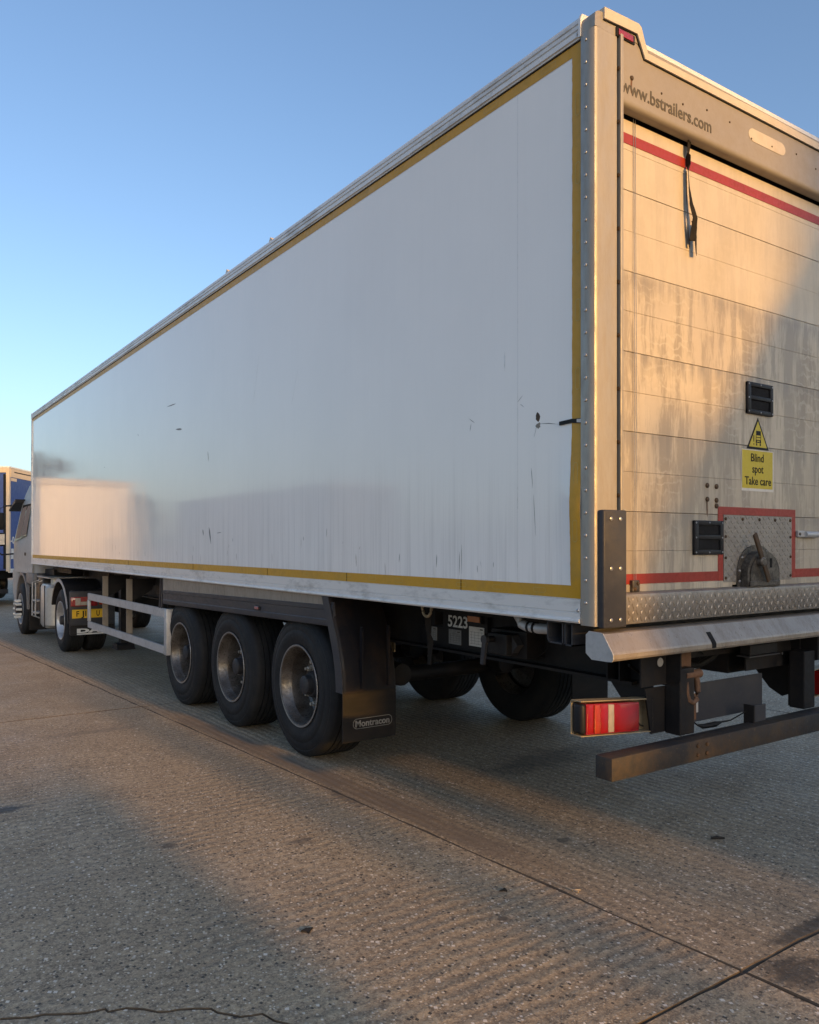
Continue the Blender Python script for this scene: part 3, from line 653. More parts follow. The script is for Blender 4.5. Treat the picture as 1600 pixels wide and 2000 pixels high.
# rubber-faced corner guards
for s in (1, -1):
    f = (lambda a, b: (a, b)) if s == 1 else (lambda a, b: (W - b, W - a))
    cg = mk('corner_guard', box(*f(.001, .152), -.040, -.003, 1.190, 1.712, bev=.008, seg=3), 'skirt', T, smooth=True)
    for z in (1.672, 1.452, 1.225):
        for x in (.048, .108): bolt(x if s == 1 else W - x, -.040, z, .009, cg, 'rivet', .004)
    if s == 1: mk('guard_flange', box(*f(.153, .168), -.018, -.0035, 1.188, 1.72), 'alu', cg)
# dock bumper, chamfered steel section with closed ends
bp = [(.064, 1.075), (.064, 1.155), (.045, 1.172), (-.022, 1.170), (-.034, 1.166), (-.086, 1.090), (-.0905, 1.080), (-.0905, 1.062), (-.084, 1.052), (-.060, 1.050), (.03, 1.050)]
bpr = mk('dock_bumper', prism(bmesh.new(), bp, 'x', .006, W - .006), 'steel_bumper', T)
for x0, x1 in ((0, .0055), (W - .0055, W)): mk('end_cap', prism(bmesh.new(), [(a * 1.02, 1.11 + (b_ - 1.11) * 1.03) for a, b_ in bp], 'x', x0, x1), 'galv', bpr)
mk('bumper_notch', prism(bmesh.new(), [(-.0585, 1.134), (-.0895, 1.0885), (-.0925, 1.080), (-.0925, 1.060), (-.088, 1.060), (-.088, 1.080), (-.055, 1.134)], 'x', .705, .737), 'dark', bpr)

# chassis: two I-beam rails, cross members
for x in (.60, 1.82):
    bm = bmesh.new(); bx(bm, x - .006, x + .006, .10, LN - 1.4, .865, 1.128)
    z0 = .850
    bx(bm, x - .07, x + .07, .25, LN - 1.4, z0, z0 + .016); bx(bm, x - .07, x + .07, .25, LN - 1.4, 1.112, 1.1285)
    mk('chassis_rail', bm, 'black_steel', T)
for y in (.75, 1.9, 3.6, 5.1, 6.6, 8.2, 10.2, 11.8): mk('cross_member', box(.52, W - .52, y, y + .05, 1.02, 1.129), 'black_steel', T)
# aluminium rear cross section ends seen under the rail
bm = bmesh.new()
for a in ((.02, .028, .07, .30), (.02, .028, .07, .30)): pass
fr = [(.335, 1.190), (.335, 1.118), (.318, 1.100), (.200, 1.088), (.150, 1.088), (.150, 1.190)]
def hollow(pts, x0, x1, t=.007):
    bm = bmesh.new()
    cx = sum(p[0] for p in pts) / len(pts); cz = sum(p[1] for p in pts) / len(pts)
    for a, b_ in zip(pts, pts[1:] + pts[:1]):
        d = Vector((b_[0] - a[0], b_[1] - a[1])).normalized(); n = Vector((-d.y, d.x)) * t
        if n.dot(Vector((cx - a[0], cz - a[1]))) < 0: n = -n
        prism(bm, [a, b_, (b_[0] + n.x, b_[1] + n.y), (a[0] + n.x, a[1] + n.y)], 'x', x0, x1)
    return bm
def hollow_xz(pts, y0, y1, t):
    bm = bmesh.new(); (x0, z0), (x1, z1) = pts[0], pts[2]
    bx(bm, x0, x1, y0, y1, z0, z0 + t); bx(bm, x0, x1, y0, y1, z1 - t, z1); bx(bm, x0, x0 + t, y0, y1, z0 + t, z1 - t); bx(bm, x1 - t, x1, y0, y1, z0 + t, z1 - t)
    return bm
cm = mk('rear_cross_section', hollow([(.33, 1.199), (.33, 1.115), (.318, 1.095), (.225, 1.092), (.225, 1.199)], .02, 2.58), 'skirt', T)
mk('rear_cross_section', hollow([(.216, 1.199), (.216, 1.090), (.165, 1.090), (.165, 1.199)], .02, 2.58), 'skirt', T)
# pipe elbow
bm = tube(bmesh.new(), [(.10, .62, 1.24), (.10, .615, 1.19), (.10, .59, 1.155), (.10, .55, 1.145), (.10, .47, 1.142), (.14, .40, 1.142)], .026, 12)
pe = mk('air_pipe', bm, 'galv', T, smooth=True)
for y in (.53, .49): mk('pipe_clip', lathe(bmesh.new(), [(-.006, .030), (.006, .030)], 14, (.10, y, 1.144), 'y'), 'black', pe)
# number, plates, side lamp, crank valve and box on the left rail
mk('lettering', text_bm('5223', .105, on_left(.555, 1.800, 1.018), width=.205, bold=.0018), 'white_print', T, label='stencilled fleet number 5223 on the chassis')
bx_ = mk('number_board', box(.558, .590, 1.40, 1.86, 1.00, 1.125), 'black_steel', T)
mk('number_board', box(.574, .590, 1.38, 2.12, .885, .999), 'black_steel', T)
for y0, y1, z0, z1, mt in ((1.945, 2.045, .905, .998, 'dim_print'), (1.680, 1.812, .900, .997, 'dim_print'), (1.430, 1.580, .912, 1.035, 'sign_white')):
    dp = mk('data_plate', box(.5555 if z1 > 1.0 else .570, .5575 if z1 > 1.0 else .5735, y0, y1, z0, z1), mt, T)
    bm = bmesh.new(); xx = .5548 if z1 > 1.0 else .5692; h = z1 - z0
    for k in range(5): bx(bm, xx, xx + .0006, y0 + .012, y1 - .012, z0 + h * (.12 + .15 * k), z0 + h * (.12 + .15 * k) + .0012)
    for k in range(4): bx(bm, xx, xx + .0006, y0 + (y1 - y0) * (.15 + .23 * k), y0 + (y1 - y0) * (.15 + .23 * k) + .0012, z0 + .012, z1 - .03)
    bx(bm, xx - .0003, xx + .0006, y0 + .012, y0 + .04, z1 - .018, z1 - .010)
    mk('printed_lines', bm, 'print', dp)
sl = mk('side_marker', box(.53, .5575, 1.430, 1.565, 1.062, 1.112), 'plastic', T); mk('lens', box(.522, .5295, 1.437, 1.558, 1.068, 1.106, bev=.003), 'lens_orange', sl)
vb = mk('valve_box', box(.36, .52, 1.00, 1.165, .925, 1.045, bev=.006), 'plastic', T)
mk('valve_mount', box(.45, .594, .93, 1.24, .905, 1.06, bev=.004), 'black_steel', T)
mk('valve_front', prism(bmesh.new(), [(1.0, .935), (.955, .985), (1.0, 1.035)], 'x', .40, .51), 'skirt', vb)
ckh = mk('crank_valve', lathe(bmesh.new(), [(.47, .018), (.31, .018), (.30, .014)], 14, (0, 1.115, 1.012)), 'black_steel', T, smooth=True)
bm = lathe(bmesh.new(), [(.286, .012), (.286, .026), (.308, .026), (.308, .012)], 16, (0, 1.115, 1.012)); prism(bm, [(1.098, 1.0), (1.132, 1.0), (1.150, .868), (1.122, .866)], 'x', .288, .306)
mk('crank_handle', bm, 'skirt', ckh, smooth=True)
mk('wire', tube(bmesh.new(), [(.50, .80, 1.10), (.52, .79, 1.03), (.52, .86, .95), (.55, .98, .90), (.57, 1.05, .885)], .004, 6), 'black', T)
# hanging ratchet strap with ring
bm = bmesh.new(); tube(bm, [(.28, 1.66 + .048 * math.cos(a), 1.165 + .06 * math.sin(a)) for a in [R(18 * k + 180) for k in range(11)]], .010, 8); rg = mk('tie_ring', bm, 'bracket', T, smooth=True)
sp = interp([(.285, 1.655, 1.125), (.290, 1.655, 1.0), (.30, 1.648, .95), (.295, 1.655, .80)], 20); mk('tie_strap', ribbon(sp, [.045] * 21, [R(100) + .3 * math.sin(i * .6) for i in range(21)], .004), 'strap', rg, smooth=True)

# tail structure
WT = 2.42
for s in (1, -1):
    X = (lambda a: a) if s == 1 else (lambda a: WT - a)
    def B(a, b_): return (min(X(a), X(b_)), max(X(a), X(b_)))
    lg = mk('underrun_leg', prism(bmesh.new(), [(X(.455), .86), (X(.70), .86), (X(.70), .636), (X(.50), .636)], 'y', .105, .115), 'black_steel', T)
    mk('leg_channel', box(*B(.60, .712), .012, .104, .630, .955, bev=.006), 'black_steel', lg)
    wb = mk('tail_plate', prism(bmesh.new(), [(.116, .868), (.62, .868), (.62, 1.12), (.0, 1.12), (.0, .90)], 'x', *B(.585, .5935)), 'black_steel', T)
    for y in (.38, .30): mk('web_stiffener', box(*B(.50, .585), y, y + .008, .866, 1.11), 'black_steel', wb)
    mk('tail_gusset', prism(bmesh.new(), [(.45, .866), (.16, .866), (.13, .70), (.22, .66), (.30, .70)], 'x', *B(.578, .5845)), 'black_steel', lg)
# back plate facing the rear beside the left rail
mk('rear_plate', box(.40, .640, .084, .0935, .875, 1.075), 'black_steel', T)
mk('plate_hole', lathe(bmesh.new(), [(.0832, .022), (.0822, .022)], 20, (.540, 0, .985), 'y'), 'galv', T)
for x, z in ((.598, 1.005), (.602, .925)): mk('plate_hole', lathe(bmesh.new(), [(.0832, .006), (.0822, .006)], 12, (x, 0, z), 'y'), 'galv', T)
tw = mk('tow_bracket', box(.642, .752, .060, .080, .850, 1.07, bev=.004), 'rust', T)
mk('shackle_pin', lathe(bmesh.new(), [(.650, .020), (.650, .0225), (.775, .0225), (.775, .018)], 16, (0, .030, .918)), 'rust', tw, smooth=True)
bm = tube(bmesh.new(), [(.665, .035, .930), (.660, .025, .88), (.660, .022, .83), (.672, .020, .795), (.705, .018, .780), (.738, .020, .795), (.750, .022, .83), (.750, .025, .88), (.745, .035, .930)], .0145, 10)
mk('shackle', bm, 'rust', tw, smooth=True)
mk('latch_plate', box(.753, .830, .10, .118, .69, .93, bev=.003), 'lock', T)
mk('lower_bracket', box(.640, .840, .095, .099, .668, .800), 'rust', T)
npb = mk('number_plate_board', box(.86, 1.50, .14, .146, .640, .838), 'skirt', T)
mk('board_hinge', box(.855, .905, .128, .1395, .69, .80, bev=.003), 'galv', npb)
mk('centre_stub', box(1.165, 1.275, -.020, -.012, .600, .718, bev=.002), 'skirt', T)
mk('centre_stub', box(1.150, 1.163, -.030, .030, .590, .722, bev=.002), 'black_steel', T)
mk('cable_plug', tube(bmesh.new(), [(.80, .10, .672), (.84, .09, .640), (.88, .085, .628), (.96, .07, .632), (1.0, .06, .640), (1.06, .045, .645), (1.15, .02, .682)], [.004, .004, .013, .015, .005, .0035, .0035], 8), 'black', T, smooth=True)
mk('cable_loom', tube(bmesh.new(), [(.90, .30, 1.02), (.95, .30, .95), (1.03, .30, .90), (1.12, .28, .895), (1.20, .26, .93), (1.28, .26, 1.0)], [.030, .026, .018, .016, .02, .03], 8), 'black', T, smooth=True)
mk('cable_loom', tube(bmesh.new(), [(1.10, .30, .99), (1.14, .29, .93), (1.17, .28, .90), (1.18, .28, .96), (1.16, .28, 1.02)], .006, 6), 'black', T, smooth=True)
mk('rear_beam', box(.76, 1.84, .22, .34, .955, 1.10), 'black_steel', T)
pl_ = mk('plate_lamp', box(1.30, 1.56, .085, .149, .955, 1.012, bev=.004), 'plastic', T); mk('lamp_shelf', box(1.27, 1.56, .07, .149, .948, .954), 'skirt', pl_)
for i, (x, z) in enumerate(((.45, .965), (.95, 1.03), (1.15, 1.04), (1.6, .93), (1.75, .90))): mk('air_line', tube(bmesh.new(), [(x, .20, z), (x + .12, .22, z - .06), (x + .22, .30, z - .03), (x + .30, .45, z + .04)], .008, 6), 'black', T, smooth=True)
mk('lift_box', box(1.42, 1.95, .30, .62, .82, 1.10, bev=.01), 'black_steel', T)
mk('rear_plate', box(1.36, 2.20, .150, .158, .86, 1.10), 'black_steel', T)
for z in (1.02, .93): mk('plate_hole', lathe(bmesh.new(), [(.1495, .007), (.1485, .007)], 12, (1.72, 0, z), 'y'), 'galv', T)
ub = mk('underrun_bar', box(.0, W, -.086, .010, .530, .632, bev=.006), 'rusty_black', T, smooth=True)
for x in (.60, .67, 1.76, 1.82):
    for z in (.560, .604): mk('bolt', lathe(bmesh.new(), [(-.085, .011), (-.092, .011), (-.094, .006), (-.0942, .001)], 8, (x, 0, z), 'y'), 'bolt', ub)
# tail lamps
def tail_lamp(s):
    """bracket sags a little towards the chassis"""
    def S(bm):
        for v in bm.verts:
            v.co.z -= .080 * v.co.x
            if s < 0: v.co.x = WT - v.co.x
        if s < 0: bmesh.ops.reverse_faces(bm, faces=bm.faces)
        return bm
    k = mk('tail_lamp', S(box(.012, .515, .166, .170, .692, .846)), 'bracket', T)
    mk('bracket_lip', S(box(.012, .515, .105, .1658, .846, .850)), 'bracket', k); mk('bracket_lip', S(box(.012, .515, .105, .1658, .688, .692)), 'bracket', k)
    mk('bracket_end', S(box(.510, .515, .105, .1658, .6925, .8455)), 'bracket', k)
    mk('lamp_base', S(box(.020, .398, .138, .1658, .698, .838, bev=.008)), 'plastic', k)
    mk('end_cap', S(box(.014, .050, .100, .160, .700, .836, bev=.014, seg=3)), 'plastic', k, smooth=True)
    for a, b_, m_ in ((.0420, .085, 'lens_red'), (.0855, .122, 'lens_amber'), (.1225, .176, 'lens_red'), (.1765, .216, 'lens_clear'), (.2165, .392, 'lens_red')):
        mk('lens', S(box(a, b_, .088 + (.006 if a == .0420 else 0), .1375, .703, .833, bev=.004, seg=2)), m_, k, smooth=True)
    mk('lamp_rim', S(hollow_xz([(.036, .699), (.397, .699), (.397, .837), (.036, .837)], .096, .140, .0045)), 'lens_red', k)
    for z in (.815, .725):
        bm = lathe(bmesh.new(), [(.1655, .012), (.160, .012), (.157, .006), (.1568, .001)], 10, (.455, 0, z), 'y'); mk('bolt', S(bm), 'bolt', k)
    mk('lamp_cable', S(tube(bmesh.new(), [(.40, .150, .77), (.43, .145, .745), (.47, .150, .715), (.505, .160, .705)], .005, 6)), 'black', k, smooth=True)
tail_lamp(1); tail_lamp(-1)

# wheels -----------------------------------------------------------
RW = .527
def wheel_parts(rad=RW, width=.385, rimr=.297, dish=.20, tread=5):
    tp = [(.030, rimr - .012), (.014, rimr + .004), (.010, rimr + .022), (-.002, rimr + .06), (-.004, rimr + .09), (.0, rimr + .115), (.003, rimr + .119), (.004, rimr + .126), (.003, rimr + .131), (.010, rad - .062), (.016, rad - .05), (.014, rad - .045), (.028, rad - .014), (.045, rad - .003), (.054, rad)]
    gw, gd = .011, .014; w0, w1 = .054, width - .054
    step = (w1 - w0) / (tread + 1)
    for i in range(1, tread + 1):
        c = w0 + step * i; tp += [(c - gw / 2, rad), (c - gw / 2 + .001, rad - gd), (c + gw / 2 - .001, rad - gd), (c + gw / 2, rad)]
    tp += [(w1, rad), (width - .045, rad - .003), (width - .028, rad - .014), (width - .010, rad - .06), (width + .003, rimr + .09), (width - .010, rimr + .022), (width - .03, rimr - .012)]
    tyre = lathe(bmesh.new(), tp, 64)
    rp = [(.030, rimr - .010), (.006, rimr + .006), (.003, rimr + .010), (.001, rimr + .004), (.004, rimr - .006), (.016, rimr - .014), (.060, rimr - .018), (.075, rimr - .030), (.085, rimr - .033), (dish - .03, rimr - .045), (dish, rimr - .052), (dish + .014, rimr - .075), (dish + .008, rimr - .10), (dish - .004, .165), (dish - .004, .11), (dish - .004, .06)]
    rim = lathe(bmesh.new(), rp, 64)
    bx(rim, .001, .002, 0, .001, 0, .001)
    # back of the rim barrel
    lathe(rim, [(dish + .03, rimr - .05), (width - .02, rimr - .01)], 40)
    hub = lathe(bmesh.new(), [(dish - .004, .130), (dish - .03, .122), (dish - .04, .104), (dish - .085, .098), (dish - .098, .088), (dish - .098, .074), (dish - .145, .070), (dish - .152, .060), (dish - .1525, .002)], 28)
    lip = lathe(bmesh.new(), [(.004, rimr - .004), (.0005, rimr + .004), (.001, rimr + .010), (.005, rimr + .012)], 64)
    nut = lathe(bmesh.new(), [(0, .028), (-.008, .028), (-.010, .021), (-.040, .020), (-.046, .013), (-.062, .013), (-.063, .001)], 6)
    return rim, tyre, hub, nut, lip
def loose(name, bm, mat, smooth=True):
    me = bpy.data.meshes.new(name); bm.to_mesh(me); bm.free(); me.materials.append(M[mat])
    if smooth:
        for p in me.polygons: p.use_smooth = True
        me.set_sharp_from_angle(angle=R(35))
    return me
_w = wheel_parts(); WM = dict(zip(('rim', 'tyre', 'hub', 'nut', 'lip'), (loose(n, b, m_, n != 'nut') for n, b, m_ in zip(('rim', 'tyre', 'hub_cap', 'wheel_nut', 'rim_lip'), _w, ('rim', 'tyre', 'hub', 'nut', 'lip')))))
def put(name, me, parent, loc, rot=(0, 0, 0)):
    o = bpy.data.objects.new(name, me); link(o, parent, loc); o.rotation_euler = rot; return o
def wheel(parent, meshes, x, y, z, side=1, nuts=True, dish=.20, name='wheel', steer=0.0, spin=0.0):
    """side=1: outer face towards -X; side=-1: towards +X"""
    rz = (0 if side == 1 else math.pi) + steer
    w = put(name, meshes['rim'], parent, (x, y, z), (spin, 0, rz))
    for n, k in (('tyre', 'tyre'), ('hub_cap', 'hub'), ('rim_lip', 'lip')):
        o = bpy.data.objects.new(n, meshes[k]); COL.objects.link(o); o.parent = w; WL[o.name] = Vector((x, y, z))
    if nuts:
        for i in range(10):
            a = 2 * math.pi * i / 10
            o = bpy.data.objects.new('wheel_nut', meshes['nut']); COL.objects.link(o); o.parent = w
            o.location = (dish - .004, .1675 * math.cos(a), .1675 * math.sin(a))
    return w
for i, y in enumerate((2.985, 4.295, 5.605)):
    zc = gz(y) + RW - .003
    wheel(T, WM, .045, y, zc, 1, True, spin=.7 * i); wheel(T, WM, W - .045, y, zc, -1, False, spin=.4 * i)
    mk('axle', lathe(bmesh.new(), [(.30, .065), (W - .30, .065)], 16, (0, y, zc)), 'black_steel', T, smooth=True)
    for x in (.60, 2.0):
        mk('suspension_arm', prism(bmesh.new(), [(y - .06, zc - .09), (y + .06, zc - .09), (y + .50, .80), (y + .50, .86), (y + .36, .86), (y - .06, zc + .05)], 'x', x - .05, x + .05), 'black_steel', T)
        mk('brake_chamber', lathe(bmesh.new(), [(y - .34, .03), (y - .33, .085), (y - .20, .09), (y - .14, .06)], 14, (x + (.17 if x < 1.3 else -.17), 0, zc + .06), 'y'), 'black_steel', T, smooth=True)
# wheel skirt along the bogie, and rear mudguard
def skz(y): return 1.040 - .0175 * y
bm = bmesh.new()
prof0 = [(.004, .165), (.004, .145), (-.004, .140), (-.004, .112), (.0, .108), (.0, .045), (-.004, .040), (-.004, .012), (-.002, .0), (.012, -.006), (.03, .0), (.012, .165)]
A = [bm.verts.new((a + .004, 6.02, skz(6.02) + b_)) for a, b_ in prof0]; Bv = [bm.verts.new((a + .004, 2.37, skz(2.37) + b_)) for a, b_ in prof0]
bm.faces.new(A); bm.faces.new(Bv[::-1])
for i in range(len(prof0)): bm.faces.new((A[i], A[(i + 1) % len(prof0)], Bv[(i + 1) % len(prof0)], Bv[i]))
bmesh.ops.recalc_face_normals(bm, faces=bm.faces)
sk = mk('wheel_skirt', bm, 'skirt', T, smooth=True)
mk('skirt_back', box(.006, .02, 2.44, 6.02, 1.06, 1.2035), 'galv_bare', T)
ml = mk('side_marker', box(-.008, .004, 3.555, 3.665, 1.030, 1.062, bev=.003), 'plastic', T); mk('lens', box(-.012, -.0082, 3.572, 3.645, 1.035, 1.057, bev=.002), 'lens_darkred', ml)
# skirt front support (pair of thin upright flats)
for y in (6.03, 6.10): mk('skirt_support', prism(bmesh.new(), [(y, 1.20), (y + .015, 1.20), (y + .075, .82), (y + .055, .82)], 'x', .004, .020 if y < 6.05 else .05), 'skirt', T)
mk('skirt_apron', box(.05, .42, 6.00, 6.012, .80, 1.15), 'plastic', T)
# mudguard: curved outer strip swept down behind the third wheel, with back plate
def guard_curve(n=14):
    pts = []
    for i in range(n + 1):
        t = i / n; pts.append((2.43 - .20 * math.sin(t * math.pi / 2) ** 1.1 + .0, 1.20 - .64 * t))
    return pts
gc = guard_curve(); bm = bmesh.new(); rows = []
for y, z in gc:
    rows.append([bm.verts.new(q) for q in ((.0, y + .075, z), (-.006, y + .05, z), (-.004, y + .012, z), (.012, y - .002, z), (.03, y - .004, z), (.41, y - .004, z), (.43, y + .01, z), (.43, y + .022, z), (.41, y + .012, z), (.035, y + .012, z), (.022, y + .03, z), (.018, y + .075, z))])
for a, b_ in zip(rows, rows[1:]):
    n = len(a)
    for i in range(n): bm.faces.new((a[i], a[(i + 1) % n], b_[(i + 1) % n], b_[i]))
bm.faces.new(rows[0]); bm.faces.new(rows[-1]); bmesh.ops.recalc_face_normals(bm, faces=bm.faces)
mg = mk('mudguard', bm, 'guard_dirty', T, smooth=True)
mk('outer_strip', prism(bmesh.new(), [(y - .008, z) for y, z in gc] + [(y + .082, z + .0) for y, z in gc][::-1], 'x', -.0085, -.0045), 'skirt', mg, smooth=True)
mk('guard_fold', box(.13, .145, 2.20, 2.226, .585, 1.0), 'guard_dirty', mg)
mk('guard_fold', box(.345, .36, 2.20, 2.226, .585, 1.0), 'guard_dirty', mg)
fl = mk('mud_flap', box(.0, .428, 2.232, 2.242, .225, .575, bev=.002), 'flap', T)
bm = ring_outline(bmesh.new(), .315, .070, .033, .0035, on_rear(.236, 2.2305, .345), .001)
mk('badge_outline', bm, 'dim_print', fl)
mk('lettering', text_bm('Montracon', .062, on_rear(.098, 2.2305, .324), width=.275, bold=.0016, thick=.0006), 'dim_print', fl)
mk('mud_flap', box(W - .428, W, 2.232, 2.242, .225, .575), 'flap', T); mk('mudguard', box(W - .43, W - .004, 2.243, 2.26, .57, 1.19), 'guard_dirty', T)
mk('bogie_light_panel', prism(bmesh.new(), [(2.9, .80), (2.9, .70), (3.05, .70), (3.15, .80)], 'x', .86, .87), 'bracket', T)
# side guard frame
def guard_z(y): return .0105 * (6.116 - y)          # frame sits parallel to the sloping yard
sgd = None
def slanted_bar(name, y0, y1, z0, z1, x0, x1, mat, parent):
    bm = bmesh.new(); V = []
    for y in (y0, y1):
        for x, z in ((x0, z0), (x1, z0), (x1, z1), (x0, z1)): V.append(bm.verts.new((x, y, z)))
    for f in ((0, 1, 2, 3), (7, 6, 5, 4), (0, 4, 5, 1), (1, 5, 6, 2), (2, 6, 7, 3), (3, 7, 4, 0)): bm.faces.new([V[i] for i in f])
    bmesh.ops.recalc_face_normals(bm, faces=bm.faces); bmesh.ops.bevel(bm, geom=bm.edges[:], offset=.005, segments=2, affect='EDGES')
    return mk(name, bm, mat, parent, smooth=True)
sgd = slanted_bar('side_guard', 5.99, 9.30, .790, .882, .0, .032, 'galv', T)
slanted_bar('guard_rail', 5.99, 9.30, .405, .492, .0, .032, 'galv', sgd)
mk('guard_post', box(.001, .115, 5.90, 5.985, .398, .884, bev=.005), 'galv', sgd, smooth=True)
mk('guard_post', box(-.001, .033, 9.24, 9.31, .493, .789, bev=.004), 'galv', sgd, smooth=True)
for y in (7.50, 8.62): mk('guard_upright', box(.034, .105, y, y + .012, .42, 1.14), 'galv_bare', sgd); mk('guard_bracket', prism(bmesh.new(), [(.06, 1.14), (.40, 1.14), (.34, 1.0), (.19, .90), (.06, .86)], 'y', y + .013, y + .019), 'black_steel', sgd)
# landing legs
for x in (.50, 2.10):
    ll = mk('landing_leg', box(x - .055, x + .055, 9.28, 9.40, .10, 1.12, bev=.006), 'black_steel', T)
    mk('foot', prism(bmesh.new(), [(9.20, .085), (9.48, .085), (9.44, .145), (9.40, .155), (9.28, .155), (9.24, .145)], 'x', x - .12, x + .12), 'black_steel', ll)
    mk('foot_lip', box(x - .125, x + .125, 9.19, 9.49, .068, .084, bev=.003), 'black_steel', ll)
    mk('leg_brace', tube(bmesh.new(), [(x, 9.24, .55), (x + .02, 8.45, 1.05)], .02, 8), 'black_steel', ll)
# chassis bulk ahead of the bogie: air tanks, pallet box
for x in (.85, 1.75): mk('air_tank', lathe(bmesh.new(), [(6.4, .02), (6.41, .10), (6.45, .14), (7.35, .14), (7.39, .10), (7.40, .02)], 20, (x, 0, .90), 'y'), 'black_steel', T, smooth=True)
mk('gooseneck', box(.35, W - .35, LN - 1.5, LN, 1.06, 1.135), 'black_steel', T)

# scuffs and repairs on the side panel
def side_poly(name, pts, mat, t=.0012):
    bm = bmesh.new()
    prism(bm, pts, 'x', .0042 - t, .0046)
    return mk(name, bm, mat, panel)
side_poly('scuff', ellipse_pts(.375, 2.170, .014, .022, 14, .15), 'bolt'); side_poly('scuff', ellipse_pts(.372, 2.128, .016, .014, 12, .3), 'galv_bare')
side_poly('scuff', [(.365, 2.137), (.30, 2.132), (.235, 2.118), (.30, 2.128)], 'dim_print')
side_poly('scuff', [(.385, 2.12), (.395, 2.09), (.40, 2.078), (.392, 2.10)], 'dim_print')
mk('repair_tape', prism(bmesh.new(), [(.226, 2.111), (.15, 2.113), (.084, 2.104), (.084, 2.127), (.15, 2.131), (.226, 2.128)], 'x', -.0045, .006), 'black', panel)
mk('repair_tape', prism(bmesh.new(), [(.115, 2.112), (.09, 2.108), (.09, 2.124), (.115, 2.126)], 'x', -.0052, -.0046), 'sign_white', panel)
def scratch(y, z, dy, dz, w=.004, mat='dim_print'):
    d = Vector((dy, dz)); n = Vector((-d.y, d.x)).normalized() * w / 2
    p = [(y, z), (y + dy * .3 + n.x, z + dz * .3 + n.y), (y + dy * .7 + n.x * .8, z + dz * .7 + n.y * .8), (y + dy, z + dz), (y + dy * .6 - n.x, z + dz * .6 - n.y), (y + dy * .25 - n.x, z + dz * .25 - n.y)]
    side_poly('scratch', p, mat, .0007)
for a in ((4.69, 1.72, -.05, -.16, .028), (4.85, 1.70, -.02, -.06, .02), (4.5, 1.66, -.12, .006, .006), (5.60, 2.985, .30, .006, .010), (5.42, 2.705, .20, .02, .018), (.978, 1.52, .003, -.13, .004), (.962, 1.56, -.002, -.16, .003), (.613, 2.53, 0, -.10, .008, 'alu_rail'), (4.72, 2.42, -.02, -.10, .012), (3.0, 2.6, -.1, .25, .004, 'alu_rail'), (3.7, 2.7, -.12, .4, .005, 'alu_rail'), (6.9, 2.8, .03, .03, .01), (8.4, 2.55, .02, .02, .012), (.83, 1.45, -.003, -.04, .003), (.70, 1.47, 0, -.03, .003), (.42, 1.93, -.01, -.10, .003), (.405, 1.80, -.015, -.2, .0025), (.52, 2.26, -.04, .03, .002), (.50, 2.25, -.03, -.02, .002), (.85, 2.20, .05, .03, .003), (.88, 2.20, .01, -.04, .003)):
    scratch(*a)
random.seed(21)
for k in range(34):
    y = random.uniform(.6, 9.5); z = 1.376 + abs(random.gauss(0, .10)); scratch(y, z + random.uniform(.03, .11), random.uniform(-.012, .012), -random.uniform(.02, .10), random.uniform(.002, .006), random.choice(('dim_print', 'alu_rail', 'galv_bare')))
for y in (.515,): mk('panel_seam', box(.0036, .0044, y, y + .003, 1.376, 3.776), 'alu_rail', panel)
# scraps caught on the roof edge
for y in (3.35, 4.25): mk('roof_scrap', prism(bmesh.new(), [(y, 3.93), (y + .10, 3.93), (y + .06, 3.985), (y + .02, 3.955)], 'x', .02, .05), 'cap', T)

# ------------------------------------------------------------------ tractor unit
K = thing('tractor_unit', 'white and grey tractor unit coupled under the front of the white trailer', 'truck', (1.3, 13.2, gz(13.2)))
gk = gz(13.2)
def loft(levels, n=6):
    """levels: (z, x0, x1, y0, y1, r) rounded rectangles"""
    bm = bmesh.new(); rings = []
    for z, x0, x1, y0, y1, r in levels:
        ring = []
        for cx, cy, a0 in ((x1 - r, y1 - r, 0), (x0 + r, y1 - r, 90), (x0 + r, y0 + r, 180), (x1 - r, y0 + r, 270)):
            for k in range(n + 1): a = R(a0 + 90 * k / n); ring.append(bm.verts.new((cx + r * math.cos(a), cy + r * math.sin(a), z)))
        rings.append(ring)
    for A, B_ in zip(rings, rings[1:]):
        m_ = len(A)
        for i in range(m_): bm.faces.new((A[i], A[(i + 1) % m_], B_[(i + 1) % m_], B_[i]))
    bm.faces.new(rings[0][::-1]); bm.faces.new(rings[-1]); bmesh.ops.recalc_face_normals(bm, faces=bm.faces); return bm
cab = mk('cab_body', loft([(1.02, .10, 2.50, 13.95, 16.30, .18), (1.30, .09, 2.51, 13.95, 16.32, .2), (1.62, .10, 2.50, 13.95, 16.28, .22), (2.10, .17, 2.43, 13.97, 16.18, .26), (2.55, .25, 2.35, 14.0, 16.02, .30), (2.75, .30, 2.30, 14.05, 15.85, .32), (2.82, .40, 2.20, 14.15, 15.7, .32)]), 'cab_white', K, smooth=True)
mk('roof_fairing', loft([(2.70, .30, 2.30, 14.0, 15.75, .3), (3.1, .32, 2.28, 14.0, 15.35, .28), (3.45, .38, 2.22, 14.0, 14.9, .25), (3.62, .46, 2.14, 14.02, 14.6, .22)]), 'cab_white', K, smooth=True)
mk('cab_lower', loft([(.20, .14, 2.46, 15.75, 16.42, .2), (.60, .10, 2.50, 15.70, 16.45, .2), (1.018, .09, 2.51, 15.65, 16.40, .2)]), 'cab_white', K, smooth=True)
mk('cab_lower', box(.10, 2.50, 13.96, 14.70, .80, 1.018, bev=.03), 'cab_grey', K, smooth=True)
